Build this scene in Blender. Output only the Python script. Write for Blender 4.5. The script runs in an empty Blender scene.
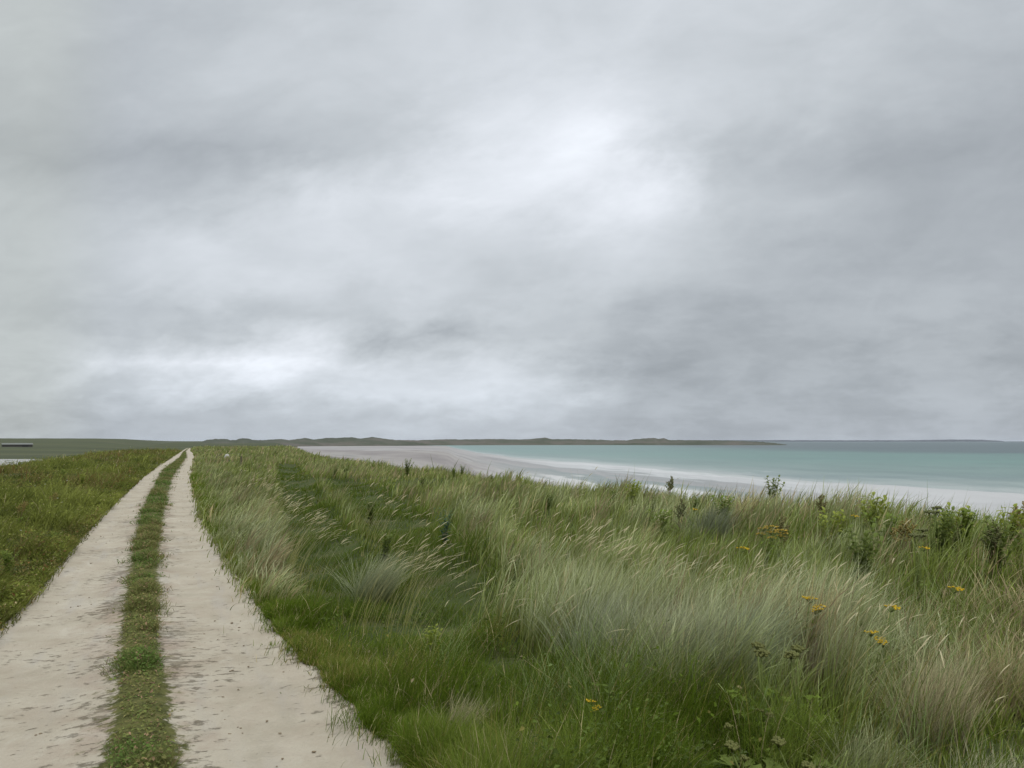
import bpy, math, random
import numpy as np
from mathutils import Vector, Matrix

random.seed(7)
rng = np.random.default_rng(11)
scene = bpy.context.scene
COL = scene.collection
R = math.radians

# ------------------------------------------------------------------ camera
F = 773.0                    # focal length in pixels at 1024 wide
HORIZON = 441.0              # pixel row of the sea horizon
EYE = 2.0
PITCH = math.atan((HORIZON - 384.0) / F)
cd = bpy.data.cameras.new('camera')
cam = bpy.data.objects.new('camera', cd)
COL.objects.link(cam)
cam.location = (0, 0, EYE)
cam.rotation_euler = (math.pi / 2 + PITCH, 0, 0)
cd.sensor_width = 36.0
cd.lens = 36.0 * F / 1024.0
cd.clip_start = 0.05
cd.clip_end = 60000
scene.camera = cam
scene.render.resolution_x, scene.render.resolution_y = 1024, 768

# ------------------------------------------------------------------ light
SUN_EL, SUN_AZ = 48.0, 150.0   # azimuth measured from +Y towards +X
scene.view_settings.view_transform = 'Standard'
scene.view_settings.look = 'None'
scene.view_settings.exposure = 0.0
scene.view_settings.gamma = 1.0
try:
    scene.view_settings.use_curve_mapping = False
except Exception:
    pass
ld = bpy.data.lights.new('sun', 'SUN')
ld.energy = 1.5
ld.angle = R(25)
ld.color = (1.0, 0.97, 0.93)
sun = bpy.data.objects.new('sun', ld)
COL.objects.link(sun)
sd = Vector((math.sin(R(SUN_AZ)) * math.cos(R(SUN_EL)), math.cos(R(SUN_AZ)) * math.cos(R(SUN_EL)), math.sin(R(SUN_EL))))
sun.rotation_euler = sd.to_track_quat('Z', 'Y').to_euler()

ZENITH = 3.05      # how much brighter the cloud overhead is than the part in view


class Nodes:
    """small helper for node trees"""
    def __init__(self, tree):
        self.t = tree
        self.n = tree.nodes
        self.l = tree.links

    def new(self, kind, **kw):
        n = self.n.new(kind)
        for k, v in kw.items():
            setattr(n, k, v)
        return n

    def put(self, sock, v):
        if v is None:
            return
        if isinstance(v, bpy.types.NodeSocket):
            self.l.new(v, sock)
        else:
            sock.default_value = v

    def math(self, op, a, b=None, c=None, clamp=False):
        n = self.new('ShaderNodeMath', operation=op, use_clamp=clamp)
        self.put(n.inputs[0], a)
        self.put(n.inputs[1], b)
        self.put(n.inputs[2], c)
        return n.outputs[0]

    def smooth(self, v, a, b, lo=0.0, hi=1.0):
        n = self.new('ShaderNodeMapRange', interpolation_type='SMOOTHSTEP')
        self.put(n.inputs[0], v)
        n.inputs[1].default_value, n.inputs[2].default_value = a, b
        n.inputs[3].default_value, n.inputs[4].default_value = lo, hi
        return n.outputs[0]

    def noise(self, vec, scale, detail=4, rough=0.55, dist=0.0):
        n = self.new('ShaderNodeTexNoise')
        self.put(n.inputs['Vector'], vec)
        n.inputs['Scale'].default_value = scale
        n.inputs['Detail'].default_value = detail
        n.inputs['Roughness'].default_value = rough
        n.inputs['Distortion'].default_value = dist
        return n.outputs[0]

    def mixc(self, f, a, b, blend='MIX'):
        n = self.new('ShaderNodeMix', data_type='RGBA', blend_type=blend)
        self.put(n.inputs[0], f)
        for i, v in ((6, a), (7, b)):
            self.put(n.inputs[i], (*v, 1.0) if isinstance(v, tuple) and len(v) == 3 else v)
        return n.outputs[2]

    def mixf(self, f, a, b):
        n = self.new('ShaderNodeMix', data_type='FLOAT')
        self.put(n.inputs[0], f)
        self.put(n.inputs[2], a)
        self.put(n.inputs[3], b)
        return n.outputs[0]

    def ramp(self, f, stops, interp='LINEAR'):
        n = self.new('ShaderNodeValToRGB')
        e = n.color_ramp.elements
        n.color_ramp.interpolation = interp
        while len(e) < len(stops):
            e.new(1.0)
        for el, (p, c) in zip(e, stops):
            el.position = p
            el.color = (*c, 1.0) if isinstance(c, tuple) else (c, c, c, 1.0)
        self.put(n.inputs[0], f)
        return n.outputs[0]

    def comb(self, x, y, z):
        n = self.new('ShaderNodeCombineXYZ')
        self.put(n.inputs[0], x)
        self.put(n.inputs[1], y)
        self.put(n.inputs[2], z)
        return n.outputs[0]

    def attr(self, name):
        return self.new('ShaderNodeAttribute', attribute_name=name)


world = bpy.data.worlds.new('World')
scene.world = world
world.use_nodes = True
world.node_tree.nodes.clear()
W = Nodes(world.node_tree)
tc = W.new('ShaderNodeTexCoord')
sx = W.new('ShaderNodeSeparateXYZ')
W.l.new(tc.outputs['Generated'], sx.inputs[0])
dx_, dy_, dz_ = sx.outputs
ay = W.math('MAXIMUM', W.math('ABSOLUTE', dy_), 0.12)
U0 = W.math('DIVIDE', dx_, ay)
V0 = W.math('DIVIDE', W.math('MAXIMUM', dz_, 0.0), ay)
# the cloud layer seen in perspective, for the ragged detail
den = W.math('ADD', W.math('MAXIMUM', dz_, 0.0), 0.14)
cl = W.comb(W.math('DIVIDE', dx_, den), W.math('DIVIDE', dy_, den), 0.0)
sl = R(17)
ua = W.math('ADD', W.math('MULTIPLY', U0, math.cos(sl)), W.math('MULTIPLY', V0, math.sin(sl)))
va_ = W.math('SUBTRACT', W.math('MULTIPLY', V0, math.cos(sl)), W.math('MULTIPLY', U0, math.sin(sl)))
uv = W.comb(ua, W.math('MULTIPLY', va_, 1.7), 0.0)
n1 = W.noise(uv, 4.0, 8, 0.62)
n2 = W.noise(W.comb(W.math('ADD', ua, 7.3), W.math('MULTIPLY', va_, 1.9), 1.7), 5.0, 8, 0.62)
n3 = W.noise(cl, 1.6, 7, 0.6)
n4 = W.noise(uv, 5.0, 8, 0.60, 0.9)
n5 = W.noise(W.comb(U0, W.math('MULTIPLY', V0, 2.6), 4.0), 8.0, 9, 0.62, 0.15)
U = W.math('ADD', U0, W.math('MULTIPLY', W.math('SUBTRACT', n1, 0.5), 0.36))
V = W.math('ADD', V0, W.math('MULTIPLY', W.math('SUBTRACT', n2, 0.5), 0.15))
uf = W.math('MULTIPLY_ADD', U, 1.0 / 1.4, 0.5)
# cloud brightness (display values) over the sky: rows by height, columns by direction
SKY = [
    (446, 186, 188, 186, 190, 196, 194, 186, 182, 182, 184, 184),
    (424, 184, 183, 183, 190, 198, 198, 186, 180, 178, 180, 182),
    (395, 192, 197, 214, 217, 218, 218, 188, 179, 177, 180, 182),
    (365, 196, 206, 238, 236, 208, 212, 178, 174, 178, 177, 172),
    (335, 196, 194, 204, 222, 182, 198, 186, 176, 178, 180, 175),
    (310, 194, 191, 196, 204, 206, 202, 192, 184, 184, 183, 180),
    (278, 196, 202, 212, 214, 211, 205, 207, 194, 187, 184, 182),
    (240, 200, 204, 212, 216, 216, 212, 216, 200, 180, 179, 182),
    (195, 196, 190, 192, 216, 228, 233, 232, 204, 192, 181, 180),
    (152, 184, 179, 178, 194, 213, 235, 241, 200, 189, 174, 174),
    (115, 188, 187, 193, 196, 206, 229, 228, 211, 198, 182, 176),
    (66, 194, 192, 202, 206, 208, 219, 217, 211, 203, 192, 184),
    (5, 197, 190, 197, 206, 212, 212, 213, 213, 207, 199, 195),
]
rows = []
for row in SKY:
    v = (HORIZON - row[0]) / F
    stops = [((px - 512) / F / 1.4 + 0.5, val / 255.0) for px, val in zip(range(0, 1025, 102), row[1:])]
    rows.append((v, W.ramp(uf, stops, 'CARDINAL')))
acc = rows[0][1]
for (va, _), (vb, out) in zip(rows, rows[1:]):
    n = W.new('ShaderNodeMapRange')
    W.put(n.inputs[0], V)
    n.inputs[1].default_value, n.inputs[2].default_value = va, vb
    acc = W.mixf(n.outputs[0], acc, out)
lum = W.math('ADD', acc, W.math('MULTIPLY', W.math('SUBTRACT', n3, 0.5), 0.07))
lum = W.math('ADD', lum, W.math('MULTIPLY', W.math('SUBTRACT', n4, 0.5), 0.085))
lum = W.math('ADD', lum, W.math('MULTIPLY', W.math('SUBTRACT', W.smooth(n5, 0.38, 0.60), 0.5), W.smooth(V0, 0.06, 0.30, 0.042, 0.008)))
lum = W.math('MULTIPLY_ADD', lum, 1.12, -0.083)
lin = W.math('POWER', lum, 2.2)
# the higher cloud is brighter, as under any overcast
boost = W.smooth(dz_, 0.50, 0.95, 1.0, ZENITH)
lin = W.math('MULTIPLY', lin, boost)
tint = W.ramp(lum, [(0.62, (0.92, 1.0, 1.085)), (0.80, (0.935, 1.0, 1.06)), (0.95, (0.955, 1.0, 1.07))])
low = W.smooth(V0, 0.0, 0.14, 1.0, 0.0)
tint = W.mixc(W.math('MULTIPLY', low, 0.6), tint, (0.905, 1.0, 1.125))
green = W.smooth(U0, -0.64, -0.50, 0.6, 0.0)
tint = W.mixc(green, tint, (0.94, 1.0, 0.96))
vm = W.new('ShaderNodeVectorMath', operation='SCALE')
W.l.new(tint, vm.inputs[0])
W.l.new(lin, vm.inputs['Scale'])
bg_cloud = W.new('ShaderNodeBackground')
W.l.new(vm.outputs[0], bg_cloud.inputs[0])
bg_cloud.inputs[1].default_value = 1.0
sky = W.new('ShaderNodeTexSky', sky_type='NISHITA')
sky.sun_disc = False
sky.sun_elevation = R(SUN_EL)
sky.sun_rotation = R(SUN_AZ)
bg_sky = W.new('ShaderNodeBackground')
W.l.new(sky.outputs[0], bg_sky.inputs[0])
bg_sky.inputs[1].default_value = 0.06
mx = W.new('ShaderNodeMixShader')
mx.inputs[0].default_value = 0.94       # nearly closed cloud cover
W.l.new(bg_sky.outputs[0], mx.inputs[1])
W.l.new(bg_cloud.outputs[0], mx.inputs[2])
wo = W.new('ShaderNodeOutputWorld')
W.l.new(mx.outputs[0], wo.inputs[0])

# ------------------------------------------------------------------ plan of the place
SEA = -3.0
cp, sp_ = math.cos(PITCH), math.sin(PITCH)


def ray(px, py):
    a, b = (px - 512.0) / F, (384.0 - py) / F
    return np.array([a, cp - sp_ * b, sp_ + cp * b])


def at(px, py, z=0.0):
    """the point of the level z that lies along a line of sight"""
    d = ray(px, py)
    k = (z - EYE) / d[2]
    return np.array([d[0] * k, d[1] * k])


DS = np.array([-0.395, 0.9187])    # along the track
DN = np.array([0.9187, 0.395])     # across it, towards the sea


def st(x, y):
    return x * DS[0] + y * DS[1], x * DN[0] + y * DN[1]


def xy(s, t):
    return s * DS[0] + t * DN[0], s * DS[1] + t * DN[1]


def edge(pts):
    q = np.array([at(a, b) for a, b in pts])
    s, t = st(q[:, 0], q[:, 1])
    o = np.argsort(s)
    s, t = s[o], t[o]
    s = np.concatenate([[-30.0], s, [400.0]])
    t = np.concatenate([[t[0]], t, [t[-1] + 8]])
    return lambda v: np.interp(v, s, t)


E_L0 = edge([(-60, 682), (-30, 653), (0, 626), (20, 607), (42, 581), (67, 552), (100, 516), (140, 479), (160, 465), (174.5, 456), (181, 451.5), (185, 449.3), (188, 447.8)])
E_L1 = edge([(100, 761), (108, 730), (115, 696), (119, 646), (122, 612), (130, 560), (140, 515), (150, 492), (162, 470), (180, 458), (183.5, 451.5), (186.5, 449.3), (189, 447.8)])
E_R0 = edge([(182, 761), (170, 701), (160, 651), (158, 612), (160, 545), (166, 510), (172, 480), (186, 458), (186, 451.5), (188, 449.3), (190, 447.8)])
E_R1 = edge([(412, 761), (384, 730), (338, 686), (293, 641), (257, 597), (226, 557), (208, 527), (197, 497), (191.5, 475), (195.5, 457), (191.5, 451.5), (191, 449.3), (192, 447.8)])


def _hash(ix, iy, seed):
    h = (ix.astype(np.int64) * 374761393 + iy.astype(np.int64) * 668265263 + seed * 974634777) & 0xFFFFFFFF
    h = ((h ^ (h >> 13)) * 1274126177) & 0xFFFFFFFF
    h = h ^ (h >> 16)
    return (h & 0xFFFF) / 65535.0


def vnoise(x, y, seed=0):
    x, y = np.asarray(x, float), np.asarray(y, float)
    ix, iy = np.floor(x), np.floor(y)
    fx, fy = x - ix, y - iy
    fx, fy = fx * fx * (3 - 2 * fx), fy * fy * (3 - 2 * fy)
    a, b = _hash(ix, iy, seed), _hash(ix + 1, iy, seed)
    c, d = _hash(ix, iy + 1, seed), _hash(ix + 1, iy + 1, seed)
    return (a * (1 - fx) + b * fx) * (1 - fy) + (c * (1 - fx) + d * fx) * fy


def fbm(x, y, seed=0, octs=3):
    v, amp, tot = 0.0, 1.0, 0.0
    for k in range(octs):
        v = v + amp * vnoise(x * 2 ** k, y * 2 ** k, seed + k * 17)
        tot += amp
        amp *= 0.5
    return v / tot


def sst(v, a, b):
    k = np.clip((v - a) / (b - a), 0, 1)
    return k * k * (3 - 2 * k)


def dune_edge(s):
    return 12.6 + 0.11 * np.clip(s - 80, 0, None)


def pline(pts):
    return np.array([at(a, b, 0.1) for a, b in pts])


def dist_line(x, y, P):
    d = np.full(np.shape(x), 1e9)
    for a, b in zip(P, P[1:]):
        ab = b - a
        k = np.clip(((x - a[0]) * ab[0] + (y - a[1]) * ab[1]) / (ab @ ab), 0, 1)
        d = np.minimum(d, np.hypot(x - a[0] - k * ab[0], y - a[1] - k * ab[1]))
    return d


PATH_A = pline([(286, 466), (296, 488), (312, 525), (334, 570), (352, 600)])
PATH_B = pline([(345, 484), (378, 506), (398, 532), (420, 575), (440, 610)])
RIDGES = [(pline([(203, 466), (220, 490), (242, 528), (264, 566), (276, 588)]), 0.8), (pline([(318, 490), (352, 525), (378, 566), (388, 590)]), 0.6),
          (pline([(440, 545), (500, 585), (570, 622), (650, 668), (735, 680)]), 0.7)]

def terrain(x, y):
    x, y = np.asarray(x, float), np.asarray(y, float)
    s, t = st(x, y)
    r = np.hypot(x, y)
    tb = dune_edge(s)
    hum = fbm(x / 3.2, y / 3.2, 3, 3) - 0.35
    on = sst(t, E_R1(s) + 0.2, E_R1(s) + 2.0)
    z = on * np.where(t < E_R1(s) + 2.5, np.maximum(0.06 + 0.75 * hum, 0.03), 0.06 + 0.75 * hum) * sst(r, 4, 14) + on * 0.05 * sst(r, 3, 8)
    left = sst(-t, -(E_L0(s) - 0.2), -(E_L0(s) - 2.0))
    z = z + left * (0.10 + 0.35 * (fbm(x / 4.0, y / 4.0, 9, 3) - 0.4))
    z = z + 0.16 * sst(t, 6.0, 10.5) * (1 - sst(r, 16, 24))
    f_ = (r < 70) & (t > 0)
    if np.any(f_):
        xf, yf = np.where(f_, x, 0.0), np.where(f_, y, 0.0)
        pd = np.minimum(dist_line(xf, yf, PATH_A), 0.75 * dist_line(xf, yf, PATH_B))
        rd = np.maximum.reduce([np.exp(-(dist_line(xf, yf, L) / w_) ** 2) for L, w_ in RIDGES])
        z = z + f_ * on * (0.07 * rd - 0.16 * (1 - sst(pd, 0.3, 1.0)))
    # dune face down to the beach
    z = z * (1 - sst(t, tb, tb + 4)) - 2.6 * sst(t, tb - 0.3, tb + 6) - 3.0 * sst(t, tb + 6, tb + 60)
    # bank down to the fields
    z = z - 2.1 * sst(-t, 9.0, 20.0)
    # the fields rise towards the skyline
    az = np.degrees(np.arctan2(x, y))
    z = z + sst(-t, 20, 60) * sst(r, 250, 1100) * 3.6 * sst(-az, 20.5, 29)
    z = z + sst(-t, 20, 60) * sst(r, 250, 1100) * 3.5
    return z


def inside(x, y, P):
    c = np.zeros(np.shape(x), bool)
    j = len(P) - 1
    for i in range(len(P)):
        xi, yi, xj, yj = P[i][0], P[i][1], P[j][0], P[j][1]
        if yi != yj:
            c ^= ((yi > y) != (yj > y)) & (x < (xj - xi) * (y - yi) / (yj - yi) + xi)
        j = i
    return c


SHORT = pline([(180, 768), (236, 575), (262, 598), (300, 606), (345, 596), (400, 596), (455, 606), (505, 626),
               (560, 655), (620, 690), (690, 706), (770, 716), (845, 780), (900, 1000), (200, 1000)])

# ------------------------------------------------------------------ materials


def material(name):
    m = bpy.data.materials.new(name)
    m.use_nodes = True
    m.node_tree.nodes.clear()
    N = Nodes(m.node_tree)
    out = N.new('ShaderNodeOutputMaterial')
    return m, N, out


def principled(N, out, color, rough=0.8, spec=0.3, normal=None):
    p = N.new('ShaderNodeBsdfPrincipled')
    N.put(p.inputs['Base Color'], (*color, 1.0) if isinstance(color, tuple) and len(color) == 3 else color)
    N.put(p.inputs['Roughness'], rough)
    N.put(p.inputs['Specular IOR Level'], spec)
    if normal is not None:
        N.l.new(normal, p.inputs['Normal'])
    N.l.new(p.outputs[0], out.inputs['Surface'])
    return p


def bump(N, h, strength, dist):
    b = N.new('ShaderNodeBump')
    b.inputs['Strength'].default_value = strength
    b.inputs['Distance'].default_value = dist
    N.l.new(h, b.inputs['Height'])
    return b.outputs[0]


def leaf_material(name, color=None, trans=0.4, rough=0.6, spec=0.12):
    """foliage: diffuse with light coming through; colour from the blades' own attribute or one plain colour with mottling"""
    m, N, out = material(name)
    if color is None:
        c = N.attr('Col').outputs['Color']
    else:
        geo = N.new('ShaderNodeNewGeometry')
        n = N.noise(geo.outputs['Position'], 14, 3)
        hi = tuple(min(1, v * 1.45) for v in color)
        lo = tuple(v * 0.65 for v in color)
        c = N.mixc(n, lo, hi)
    p = N.new('ShaderNodeBsdfPrincipled')
    N.l.new(c, p.inputs['Base Color'])
    p.inputs['Roughness'].default_value = rough
    p.inputs['Specular IOR Level'].default_value = spec
    tr = N.new('ShaderNodeBsdfTranslucent')
    N.l.new(c, tr.inputs[0])
    mix = N.new('ShaderNodeMixShader')
    mix.inputs[0].default_value = trans
    N.l.new(p.outputs[0], mix.inputs[1])
    N.l.new(tr.outputs[0], mix.inputs[2])
    N.l.new(mix.outputs[0], out.inputs['Surface'])
    return m


GRASS = leaf_material('grass_blades')

# ground
GROUND, N, out = material('turf_ground')
geo = N.new('ShaderNodeNewGeometry')
P_ = geo.outputs['Position']
na = N.noise(P_, 0.02, 6, 0.6)
nb = N.noise(P_, 1.1, 5, 0.6)
st_ = N.new('ShaderNodeMapping')
N.l.new(P_, st_.inputs['Vector'])
st_.inputs['Scale'].default_value = (0.004, 0.03, 0.0)
nc = N.noise(st_.outputs[0], 1.0, 5, 0.6)
near = N.ramp(nb, [(0.3, (0.035, 0.042, 0.014)), (0.5, (0.05, 0.065, 0.02)), (0.7, (0.085, 0.08, 0.035))])
far = N.ramp(nc, [(0.3, (0.038, 0.046, 0.026)), (0.5, (0.06, 0.068, 0.037)), (0.7, (0.088, 0.087, 0.05))])
far = N.mixc(N.smooth(na, 0.4, 0.65, 0, 0.5), far, (0.075, 0.085, 0.035))
cdist = N.new('ShaderNodeVectorMath', operation='LENGTH')
N.l.new(P_, cdist.inputs[0])
colg = N.mixc(N.smooth(cdist.outputs['Value'], 60, 150), near, far)
principled(N, out, colg, 0.95, 0.1, bump(N, nb, 0.6, 0.05))

# track
TRACK, N, out = material('sandy_track')
geo = N.new('ShaderNodeNewGeometry')
P_ = geo.outputs['Position']
lat = N.attr('lat').outputs['Fac']      # 0..1 left rut, 1..2 middle strip, 2..3 right rut
along = N.attr('along').outputs['Fac']
across = N.attr('across').outputs['Fac']
tv = N.comb(N.math('MULTIPLY', across, 1.0), N.math('MULTIPLY', along, 1.7), 0.0)   # marks lie across the track
tl = N.comb(N.math('MULTIPLY', across, 2.5), N.math('MULTIPLY', along, 0.35), 3.0)
big = N.noise(P_, 1.3, 5, 0.6)
fine = N.noise(P_, 42, 5, 0.7)
sand = N.ramp(big, [(0.3, (0.335, 0.292, 0.22)), (0.5, (0.40, 0.355, 0.277)), (0.7, (0.445, 0.40, 0.318))])
sand = N.mixc(N.math('MULTIPLY', fine, 0.3), sand, (0.24, 0.20, 0.15))
longi = N.noise(tl, 1.5, 4, 0.6)
sand = N.mixc(N.smooth(longi, 0.5, 0.75, 0, 0.45), sand, (0.33, 0.305, 0.275))
d1 = N.math('ABSOLUTE', N.math('SUBTRACT', lat, 1.0))
d2 = N.math('ABSOLUTE', N.math('SUBTRACT', lat, 2.0))
near_edge = N.math('MAXIMUM', N.smooth(d1, 0.0, 0.42, 1, 0), N.smooth(d2, 0.0, 0.38, 1, 0))
outer = N.math('MAXIMUM', N.smooth(lat, 0.0, 0.22, 1, 0), N.smooth(lat, 2.8, 3.0, 0, 1))
pink = N.noise(P_, 1.9, 4, 0.65)
pk = N.math('MULTIPLY', N.smooth(pink, 0.42, 0.62), N.math('MAXIMUM', near_edge, 0.28))
sand = N.mixc(N.math('MULTIPLY', pk, 0.5), sand, (0.24, 0.165, 0.12))
# dark crumbs and scraps of turf lying across the ruts
m1 = N.noise(tv, 7.5, 7, 0.70)
m2 = N.noise(P_, 0.9, 3)
th = N.math('ADD', m1, N.math('MULTIPLY', near_edge, 0.075))
th = N.math('ADD', th, N.math('MULTIPLY', outer, 0.15))
th = N.math('ADD', th, N.math('MULTIPLY', N.math('SUBTRACT', m2, 0.5), 0.42))
dirt = N.smooth(th, 0.59, 0.68, 0, 0.72)
dirtc = N.mixc(N.noise(P_, 7, 3), (0.075, 0.06, 0.032), (0.17, 0.135, 0.09))
sand = N.mixc(dirt, sand, dirtc)
m5 = N.noise(N.comb(N.math('MULTIPLY', across, 1.0), N.math('MULTIPLY', along, 0.6), 8.0), 2.2, 6, 0.65, 0.5)
sand = N.mixc(N.smooth(m5, 0.50, 0.70, 0, 0.55), sand, (0.30, 0.265, 0.20))
sand = N.mixc(N.smooth(m5, 0.44, 0.28, 0, 0.5), sand, (0.46, 0.42, 0.345))
m3 = N.noise(tv, 15, 4, 0.7)
sand = N.mixc(N.smooth(m3, 0.66, 0.74, 0, 0.6), sand, (0.16, 0.14, 0.09))
# the middle strip: earth and moss under the turf
wob = N.math('MULTIPLY', N.math('SUBTRACT', N.noise(P_, 10, 5, 0.7), 0.5), 0.8)
lw = N.math('ADD', lat, wob)
mid = N.math('MULTIPLY', N.smooth(lw, 0.96, 1.10), N.smooth(lw, 1.90, 2.04, 1, 0))
turf = N.ramp(N.noise(P_, 6, 5, 0.65), [(0.3, (0.045, 0.05, 0.014)), (0.55, (0.10, 0.10, 0.03)), (0.75, (0.17, 0.13, 0.06))])
wob2 = N.math('MULTIPLY', N.math('SUBTRACT', N.noise(P_, 9, 5, 0.7), 0.5), 0.55)
lo_ = N.math('ADD', lat, wob2)
side = N.math('MAXIMUM', N.smooth(lo_, -0.16, -0.02, 0.8, 0), N.smooth(lo_, 3.02, 3.16, 0, 0.8))
earth = N.ramp(N.noise(P_, 11, 5, 0.65), [(0.3, (0.05, 0.05, 0.02)), (0.55, (0.11, 0.09, 0.045)), (0.75, (0.17, 0.14, 0.09))])
colt = N.mixc(mid, sand, turf)
colt = N.mixc(side, colt, earth)
h = N.math('ADD', N.math('MULTIPLY', fine, 0.35), N.math('ADD', N.math('MULTIPLY', dirt, 0.35), N.math('MULTIPLY', m1, 0.6)))
principled(N, out, colt, 0.93, 0.15, bump(N, h, 0.8, 0.04))

# beach
BEACH, N, out = material('beach_sand')
geo = N.new('ShaderNodeNewGeometry')
P_ = geo.outputs['Position']
u = N.attr('down').outputs['Fac']      # 0 at the dune foot, 1 at the waterline
head = N.attr('head').outputs['Fac']   # 1 at the flat head of the bay
rot = N.new('ShaderNodeMapping')
N.l.new(P_, rot.inputs['Vector'])
rot.inputs['Rotation'].default_value = (0, 0, R(-23.3))
rot.inputs['Scale'].default_value = (0.055, 0.006, 0.0)
ns = N.noise(rot.outputs[0], 1.0, 5, 0.55)
uu = N.math('ADD', u, N.math('MULTIPLY', N.math('SUBTRACT', ns, 0.5), 0.75))
azn = N.attr('azim').outputs['Fac']
bs = N.noise(N.comb(N.math('MULTIPLY', azn, 7.0), N.math('MULTIPLY', u, 5.0), 0.0), 1.6, 6, 0.6, 0.4)
uu = N.math('ADD', u, N.math('MULTIPLY', N.math('SUBTRACT', bs, 0.5), 0.65))
ns = bs
c = N.ramp(uu, [(0.0, (0.40, 0.39, 0.375)), (0.18, (0.30, 0.28, 0.275)), (0.30, (0.42, 0.415, 0.41)), (0.36, (0.46, 0.46, 0.45)), (0.42, (0.21, 0.23, 0.22)), (0.50, (0.155, 0.185, 0.178)),
                (0.58, (0.25, 0.24, 0.235)), (0.66, (0.20, 0.205, 0.20)), (0.74, (0.40, 0.405, 0.40)), (0.82, (0.36, 0.36, 0.355)), (0.90, (0.45, 0.45, 0.445)), (1.0, (0.30, 0.325, 0.31))])
opn = N.attr('open').outputs['Fac']
c = N.mixc(N.math('MULTIPLY', opn, 0.85), c, N.mixc(ns, (0.33, 0.325, 0.32), (0.47, 0.46, 0.45)))
hc = N.ramp(ns, [(0.3, (0.165, 0.15, 0.146)), (0.45, (0.21, 0.19, 0.182)), (0.58, (0.265, 0.245, 0.228)), (0.75, (0.17, 0.168, 0.165))])
c = N.mixc(head, c, hc)
wet = N.math('MULTIPLY', N.smooth(uu, 0.36, 0.44), 1.0)
principled(N, out, c, N.mixf(wet, 0.9, 0.45), 0.25)

# sea
SEAM, N, out = material('sea_water')
geo = N.new('ShaderNodeNewGeometry')
P_ = geo.outputs['Position']
sh = N.attr('shore').outputs['Fac']
sp3 = N.new('ShaderNodeSeparateXYZ')
N.l.new(P_, sp3.inputs[0])
mp = N.new('ShaderNodeMapping')
N.l.new(P_, mp.inputs['Vector'])
mp.inputs['Scale'].default_value = (0.0035, 0.013, 0.0)
patch = N.noise(mp.outputs[0], 1.0, 5, 0.6)
mp2 = N.new('ShaderNodeMapping')
N.l.new(P_, mp2.inputs['Vector'])
mp2.inputs['Rotation'].default_value = (0, 0, R(-20))
mp2.inputs['Scale'].default_value = (0.07, 0.018, 0.0)
foamn = N.noise(mp2.outputs[0], 1.0, 5, 0.6)
d = N.math('ADD', sh, N.math('MULTIPLY', N.math('SUBTRACT', foamn, 0.5), 60))
c = N.ramp(N.math('DIVIDE', d, 260), [(0.0, (0.33, 0.35, 0.335)), (0.05, (0.22, 0.27, 0.25)), (0.16, (0.125, 0.19, 0.172)), (0.5, (0.085, 0.178, 0.15)), (1.0, (0.072, 0.155, 0.136))])
wide = N.math('MULTIPLY', N.smooth(sp3.outputs[0], 30, 260), N.smooth(sp3.outputs[1], 90, 420))
wide = N.math('ADD', wide, N.math('MULTIPLY', N.math('SUBTRACT', patch, 0.5), 1.3))
deep = N.math('MULTIPLY', N.smooth(wide, 0.25, 0.9), N.smooth(sh, 40, 150))
c = N.mixc(N.math('MULTIPLY', deep, 0.85), c, (0.03, 0.05, 0.06))
c = N.mixc(N.smooth(patch, 0.5, 0.7, 0, 0.55), c, (0.065, 0.12, 0.13))
foam = N.math('MULTIPLY', N.smooth(foamn, 0.56, 0.66), N.smooth(sh, 4, 55, 0.8, 0))
c = N.mixc(foam, c, (0.44, 0.465, 0.455))
lg = N.math('LOGARITHM', N.math('ADD', N.math('MAXIMUM', sh, 0.0), 60.0), 2.718)
mot = N.noise(N.comb(N.math('MULTIPLY', N.attr('azim').outputs['Fac'], 7.0), N.math('MULTIPLY', lg, 6.0), 0.0), 1.5, 6, 0.66, 0.3)
c = N.mixc(N.smooth(mot, 0.42, 0.62, 0, 0.45), c, N.mixc(0.55, c, (0.04, 0.075, 0.08)))
c = N.mixc(N.smooth(mot, 0.40, 0.28, 0, 0.4), c, (0.17, 0.23, 0.215))
wv = N.noise(P_, 0.9, 4, 0.6)
principled(N, out, c, 0.35, 0.35, bump(N, wv, 0.6, 0.25))

# far land
FARLAND, N, out = material('far_dune_land')
geo = N.new('ShaderNodeNewGeometry')
P_ = geo.outputs['Position']
mp = N.new('ShaderNodeMapping')
N.l.new(P_, mp.inputs['Vector'])
mp.inputs['Scale'].default_value = (0.02, 0.02, 0.16)
nf = N.noise(mp.outputs[0], 1.0, 6, 0.65)
c = N.ramp(nf, [(0.3, (0.05, 0.058, 0.04)), (0.48, (0.075, 0.08, 0.06)), (0.6, (0.11, 0.10, 0.085)), (0.75, (0.06, 0.065, 0.055))])
principled(N, out, c, 0.95, 0.1)
FARHEAD, N, out = material('far_headland_land')
principled(N, out, (0.07, 0.078, 0.09), 0.95, 0.1)


def plain(name, color, rough=0.8, spec=0.2, var=0.3, scale=6.0):
    m, N, out = material(name)
    tcn = N.new('ShaderNodeTexCoord')
    n = N.noise(tcn.outputs['Object'], scale, 5, 0.65)
    c = N.mixc(n, tuple(v * (1 - var) for v in color), tuple(min(1, v * (1 + var)) for v in color))
    principled(N, out, c, rough, spec, bump(N, n, 0.3, 0.02))
    return m

# ------------------------------------------------------------------ mesh helpers


def tag(o, label=None, cat=None, group=None, kind=None):
    for k, v in (('label', label), ('category', cat), ('group', group), ('kind', kind)):
        if v:
            o[k] = v
    return o


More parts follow.
